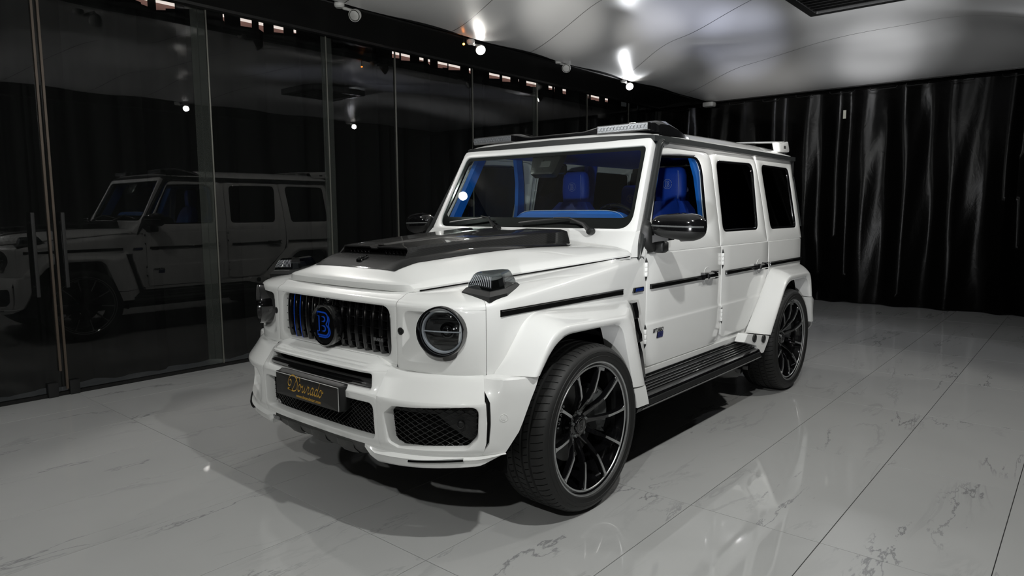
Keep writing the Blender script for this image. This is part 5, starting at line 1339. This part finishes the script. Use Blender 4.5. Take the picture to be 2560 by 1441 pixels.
def make_wheel():
    w = empty('wheel', parent=car)
    ty = TY.build('tyre', 'tyre_rubber', w, 28)
    SI.copy().build('tread_sipes', 'dark_hollow', ty, recalc=False)['kind'] = 'stuff'
    # sidewall ribs
    q = G()
    for r in (.352, .372): q.lathe([(r-.0015, .0130-(.0035 if r > .36 else -.0005)), (r, .0155-(.004 if r > .36 else 0)), (r+.0015, .0130-(.004 if r > .36 else -.0005))], 90, 'X')
    q.build('sidewall_rib', 'tyre_rubber', ty)['kind'] = 'stuff'
    q = G(); q.lathe([(.326, -.012), (.327, -.003), (.3245, .001), (.320, .0012), (.317, -.001), (.3165, -.008)], 120, 'X'); rim = q.build('rim', 'machined_metal', w, 40)
    q = G(); q.lathe([(.3165, -.006), (.309, -.012), (.3045, -.010), (.304, -.018), (.296, -.05), (.285, -.10), (.280, -.20), (.300, -.27)], 96, 'X'); q.build('rim_barrel', 'black_gloss', w, 40)
    q = G(); q.lathe([(.3060, -.0105), (.3040, -.0078), (.2985, -.0078), (.2965, -.011)], 120, 'X'); q.build('inner_ring', 'machined_metal', rim, 40)
    for k in range(10):
        a = radians(-12+36*k)
        sp_ = rotx(SB, a).build('spoke', 'black_gloss', w, 35); rotx(SF, a).build('spoke_face', 'machined_metal', sp_, recalc=False, label='machined silver edge of the spoke')
    q = G(); q.lathe([(.072, -.13), (.072, -.098), (.066, -.090), (.046, -.084), (.042, -.074), (.040, -.0715), (.038, -.0705), (.001, -.0705)], 48, 'X'); hub = q.build('hub', 'black_gloss', w, 30)
    q = G(); q.lathe([(.0375, -.0705), (.037, -.0692), (.0345, -.0692), (.034, -.0705)], 48, 'X'); q.build('cap_ring', 'steel_dark', hub)
    b_letter(lambda a, b, ww=0: (-.0696, a, b), .021, .0030, 0, False).build('cap_letter', 'steel_dark', hub)
    for k in range(5):
        a = 2*pi*k/5+.35; q = G(); q.lathe([(.0095, -.10), (.0095, -.082), (.0075, -.078), (.001, -.078)], 6, 'X', (0, .0575*cos(a), .0575*sin(a))); q.build('wheel_bolt', 'caliper_grey', hub)
    q = G(); q.lathe([(.06, -.135), (.185, -.135), (.187, -.137), (.187, -.163), (.185, -.165), (.06, -.165)], 60, 'X'); q.build('brake_disc', 'steel_dark', w, 30)
    q = G(); rows = []
    for t in range(13):
        a = radians(lerp(132, 202, t/12)); k = sin(pi*t/12)**.35; r0, r1 = lerp(.20, .135, k), lerp(.21, .262, k)
        rows.append([(h, -r*cos(a-pi)*-1, r*sin(a)) for h, r in ((-.17, r0), (-.092-.0, r0+.01), (-.078, r0+.03), (-.078, r1-.03), (-.092, r1-.008), (-.17, r1))])
    q.loft(rows); q.build('brake_caliper', 'caliper_grey', w, 30)
    # little plate at the top of the rim and lettering round its edge
    q = G(); q.grid(flat_arc(.279, .2945, -.0065, radians(70), radians(80), 6)); q.grid([[(-.0065, r*cos(a), r*sin(a)) for a in (radians(70), radians(80))] for r in (.279, .2790)]) if False else None
    q.build('rim_plate', 'machined_metal', rim)
    for i, ch in enumerate('BRABUS'):
        a = radians(146+i*4.0); r = .287
        text_geo(ch, .020, lambda u, v, ww=0, a=a, r=r: (-.006, (r+v)*cos(a)+u*sin(a), (r+v)*sin(a)-u*cos(a)), .0006).build('rim_letter', 'caliper_grey', rim)
    q = G(); q.tube([(-.04, .0, -.285), (-.012, .0, -.262)], .004, 8); q.xf(lambda x, y, z: (x, y*cos(.3)-z*sin(.3), y*sin(.3)+z*cos(.3))); q.build('valve', 'badge_silver', rim)
    return w
def copy_wheel(w):
    c = w.copy(); COL.objects.link(c); c.parent = car
    for ch in w.children:
        d = ch.copy(); COL.objects.link(d); d.parent = c
        for g2 in ch.children:
            e = g2.copy(); COL.objects.link(e); e.parent = d
    return c
w0 = make_wheel(); w0.location = (1.028, 0, .4075)
w1 = copy_wheel(w0); w1.location = (.995, WB, .4075); w1.rotation_euler = (radians(14), 0, 0)
w2 = copy_wheel(w0); w2.location = (-1.028, 0, .4075); w2.rotation_euler = (0, 0, pi)
w3 = copy_wheel(w0); w3.location = (-.995, WB, .4075); w3.rotation_euler = (0, 0, pi)

# ---------------- side mirrors
for sg in (1, -1):
    S = lambda q: q if sg > 0 else q.mir()
    C0 = Vector((1.045, .80, 1.357))
    def shell(z_lo, z_hi, grow=0.0):
        g = G(); rows = []
        for j in range(11):
            v = lerp(z_lo, z_hi, j/10); r = []
            for i in range(24):
                a = 2*pi*i/24; ca, sa = cos(a), sin(a)
                ex = (abs(ca)**.55)*(1 if ca > 0 else -1); ey = (abs(sa)**.75)*(1 if sa > 0 else -1)
                k = (1-abs(v)**3.0)**.42 if abs(v) < 1 else 0
                taper = 1+.08*ex
                x = C0.x+(.146+grow)*ex*k+.002; y = C0.y+(.085+grow)*ey*k*(1 if ey < 0 else .55)+.02*ex; z = C0.z+.075*v*taper+.012*ex*v*0-.004*ex
                r.append((x, y, z))
            rows.append(r)
        g.grid(rows, True)
        g.add(rows[0], [tuple(range(24))]); g.add(rows[-1], [tuple(range(24))])
        return g
    mir = S(shell(-.28, 1.0)).build('side_mirror', 'black_gloss', car, 45)
    S(shell(-1.0, -.30)).build('mirror_base', 'black_plastic', mir, 45)
    q = G(); rows = []
    for i in range(33):
        t = i/32; a = lerp(-pi*.88, -pi*.06, t); ex = (abs(cos(a))**.55)*(1 if cos(a) > 0 else -1); ey = -(abs(sin(a))**.75)
        k = 1.0; x = C0.x+.147*ex*k+.002; y = C0.y+.0885*ey*k+.02*ex; rows.append([(x, y+dy, C0.z+z-.004*ex) for z, dy in ((-.004, .004), (-.001, .0005), (.0035, .0005), (.006, .004))])
    q.grid(rows); S(q).build('mirror_indicator', 'smoke_lens' if False else 'caliper_grey', mir, 30)
    q = G(); q.loft([[(x, y, z) for y, z in yz] for x, yz in ((.872, ((.70, 1.355), (.735, 1.405), (.765, 1.36), (.80, 1.24), (.80, 1.205), (.75, 1.205), (.70, 1.27))), (.905, ((.705, 1.345), (.735, 1.38), (.76, 1.35), (.80, 1.25), (.80, 1.215), (.755, 1.215), (.71, 1.27))), (.915, ((.72, 1.33), (.735, 1.35), (.75, 1.33), (.78, 1.25), (.78, 1.235), (.76, 1.235), (.73, 1.27))))])
    q.loft([[(x, y0+dy, z+dz) for dy, dz in ((-.035, -.02), (-.035, .02), (.035, .02), (.035, -.02))] for x, y0, z in ((.885, .76, 1.275), (.93, .78, 1.29), (1.0, .80, 1.30))])
    q.box(.885, .955, .79, .865, 1.205, 1.275, .012)
    S(q).build('mirror_foot', 'black_plastic', mir, 50)

# ---------------- cabin
q = G(); pf = [(.76, 1.20), (.80, 1.33), (.90, 1.378), (1.04, 1.382), (1.10, 1.36), (1.12, 1.28), (1.14, 1.0), (.74, .9)]
q.loft([[(x, y, z) for y, z in pf] for x in (-.80, -.4, 0, .4, .80)]); dash = q.build('dashboard', 'black_plastic', car, 35)
q = G(); rows = []
def padz(t): return max(0, 1-abs(2*t-1)**9)**.8
for i in range(41):
    t = i/40; x = lerp(-.27, .58, t); e = padz(t); rows.append([(x, .945, 1.375), (x, .955, 1.392+.020*e), (x, .972, 1.396+.044*e), (x, 1.01, 1.397+.049*e), (x, 1.06, 1.395+.046*e), (x, 1.09, 1.375)])
q.grid(rows); hood2 = q.build('dash_pad', 'blue_dash', dash, 40)
q = G(); q.tube([(lerp(-.27, .58, i/40), .984, 1.399+.047*padz(i/40)) for i in range(41)], .0018, 5); q.build('stitching', 'stitch_white', dash)
q = G(); rows = [[(x, y, z) for y, z in ((.86, 1.366), (.92, 1.384), (1.04, 1.387), (1.10, 1.365))] for x in (-.78, -.66)]; q.grid(rows); q.build('dash_pad', 'blue_dash', dash)
# steering wheel (car's left)
sw = G(); c = Vector((.37, 1.28, 1.305)); nrm = Vector((0, 1, .42)).normalized(); ux = Vector((1, 0, 0)); uy = nrm.cross(ux)*-1
sw.tube([c+ux*.185*cos(a)+uy*.185*sin(a) for a in [2*pi*k/40 for k in range(41)]], .016, 10, False); swo = sw.build('steering_wheel', 'black_gloss', car)
q = G(); q.tube([c-nrm*.03, c+nrm*.01], [.075, .06], 20); q.build('horn_pad', 'black_plastic', swo)
for a in (0, pi, -pi/2):
    q = G(); q.tube([c, c+ux*.18*cos(a)+uy*.18*sin(a)], .014, 8); q.build('wheel_spoke', 'black_plastic', swo)
def seat(x0, y0, zseat, h, head_z, wdt=.25):
    s = empty('seat', parent=car)
    q = G(); q.box(x0-wdt, x0+wdt, y0-.50, y0+.05, zseat-.18, zseat, .05); q.build('seat_cushion', 'blue_leather', s, 50)
    def back(u, v, w): return (x0+u, y0+.05+(v)*.22+w, zseat+v)
    q = G(); L = []
    for v, k, th in ((-.08, .9, .10), (.05, 1.0, .13), (.25, 1.0, .13), (.42, .95, .12), (h-.06, .78, .10), (h, .55, .07)):
        L.append([back(wdt*k*u, v, w*th) for u, w in ((-1, .2), (-.92, -.5), (-.62, -.55), (-.5, -.38), (.5, -.38), (.62, -.55), (.92, -.5), (1, .2), (.8, .5), (-.8, .5))])
    q.loft(L); q.build('backrest', 'blue_leather', s, 45)
    q = G(); q.grid([[back(u, v, -.052) for u in (-.12, .12)] for v in (.06, .44)]); q.build('backrest_panel', 'blue_dash', s)
    hy = y0+.05+h*.22+.02
    q = G(); L = []
    for z, k, th in ((-.125, .80, .6), (-.11, .95, .9), (-.03, 1.0, 1.0), (.07, .96, 1), (.11, .86, .8), (.125, .70, .5)):
        L.append([(x0+.116*k*cx+.0, hy+.055*th*cy, head_z+z) for cx, cy in [((abs(cos(a))**.5)*(1 if cos(a) > 0 else -1), (abs(sin(a))**.6)*(1 if sin(a) > 0 else -1)) for a in [2*pi*k2/20 for k2 in range(20)]]])
    q.loft(L); hr = q.build('headrest', 'blue_leather', s, 50)
    Y = hy-.0565
    b_letter(lambda a, b, w=0: (x0+a, Y, head_z+b+.005), .021, .0022, 0, False).build('embroidered_letter', 'stitch_white', hr)
    ribbon([(.034*cos(a), .034*sin(a)) for a in [2*pi*k/32 for k in range(34)]], .0018, lambda a, b, w=0: (x0+a, Y, head_z+b+.005)).build('embroidered_ring', 'stitch_white', hr)
    q = G(); q.tube([(x0+.082, hy-.05, head_z-.10), (x0+.086, hy-.053, head_z), (x0+.078, hy-.05, head_z+.10)], .0012, 5); q.build('piping', 'stitch_white', hr)
    for dx in (-.05, .05):
        q = G(); q.tube([(x0+dx, hy, head_z-.10), (x0+dx, hy-.015, head_z-.19)], .007, 6); q.build('headrest_post', 'chrome', hr)
seat(-.42, 1.70, .93, .58, 1.625); seat(.42, 1.70, .93, .58, 1.625)
seat(-.42, 2.62, .95, .50, 1.54); seat(.42, 2.62, .95, .50, 1.54); seat(0, 2.64, .95, .46, 1.52, .17)
# headliner, pillar linings, inner mirror
q = G(); q.grid([[(x, y, 1.862-.02*abs(x/.74)**3) for x in [lerp(-.745, .745, i/10) for i in range(11)]] for y in (1.05, 1.6, 2.4, 3.3)]); q.build('headliner', 'blue_leather', car, 60)
for sg in (1, -1):
    S = lambda q: q if sg > 0 else q.mir()
    q = G(); q.loft([[(x, y, z), (x-.02, y+.02, z), (x-.02, y+.10, z), (x, y+.12, z)] for x, y, z in ((.80, .80, 1.33), (.765, .93, 1.58), (.730, 1.06, 1.84))]); S(q).build('pillar_lining', 'blue_dash', car, 40)
    q = G(); q.loft([[(x, y-w, z), (x-.025, y-w+.01, z), (x-.025, y+w, z), (x, y+w, z)] for x, y, z, w in ((.835, 1.63, 1.20, .06), (.80, 1.625, 1.45, .045), (.775, 1.60, 1.66, .04), (.745, 1.54, 1.84, .04))]); S(q).build('pillar_lining', 'blue_dash', car, 40)
    q = G(); q.loft([[(x, 2.50, z), (x-.03, 2.52, z), (x-.03, 2.66, z), (x, 2.68, z)] for x, z in ((.83, 1.2), (.75, 1.84))]); S(q).build('pillar_lining', 'blue_leather', car, 40)
q = G(); q.box(-.11, .11, 1.02, 1.05, 1.68, 1.75, .012); q.build('inner_mirror', 'black_gloss', car)
q = G(); q.grid([[(x, 3.36, z) for x in (-.8, .8)] for z in (.5, 1.85)]); q.build('tailgate_lining', 'carpet_black', car)
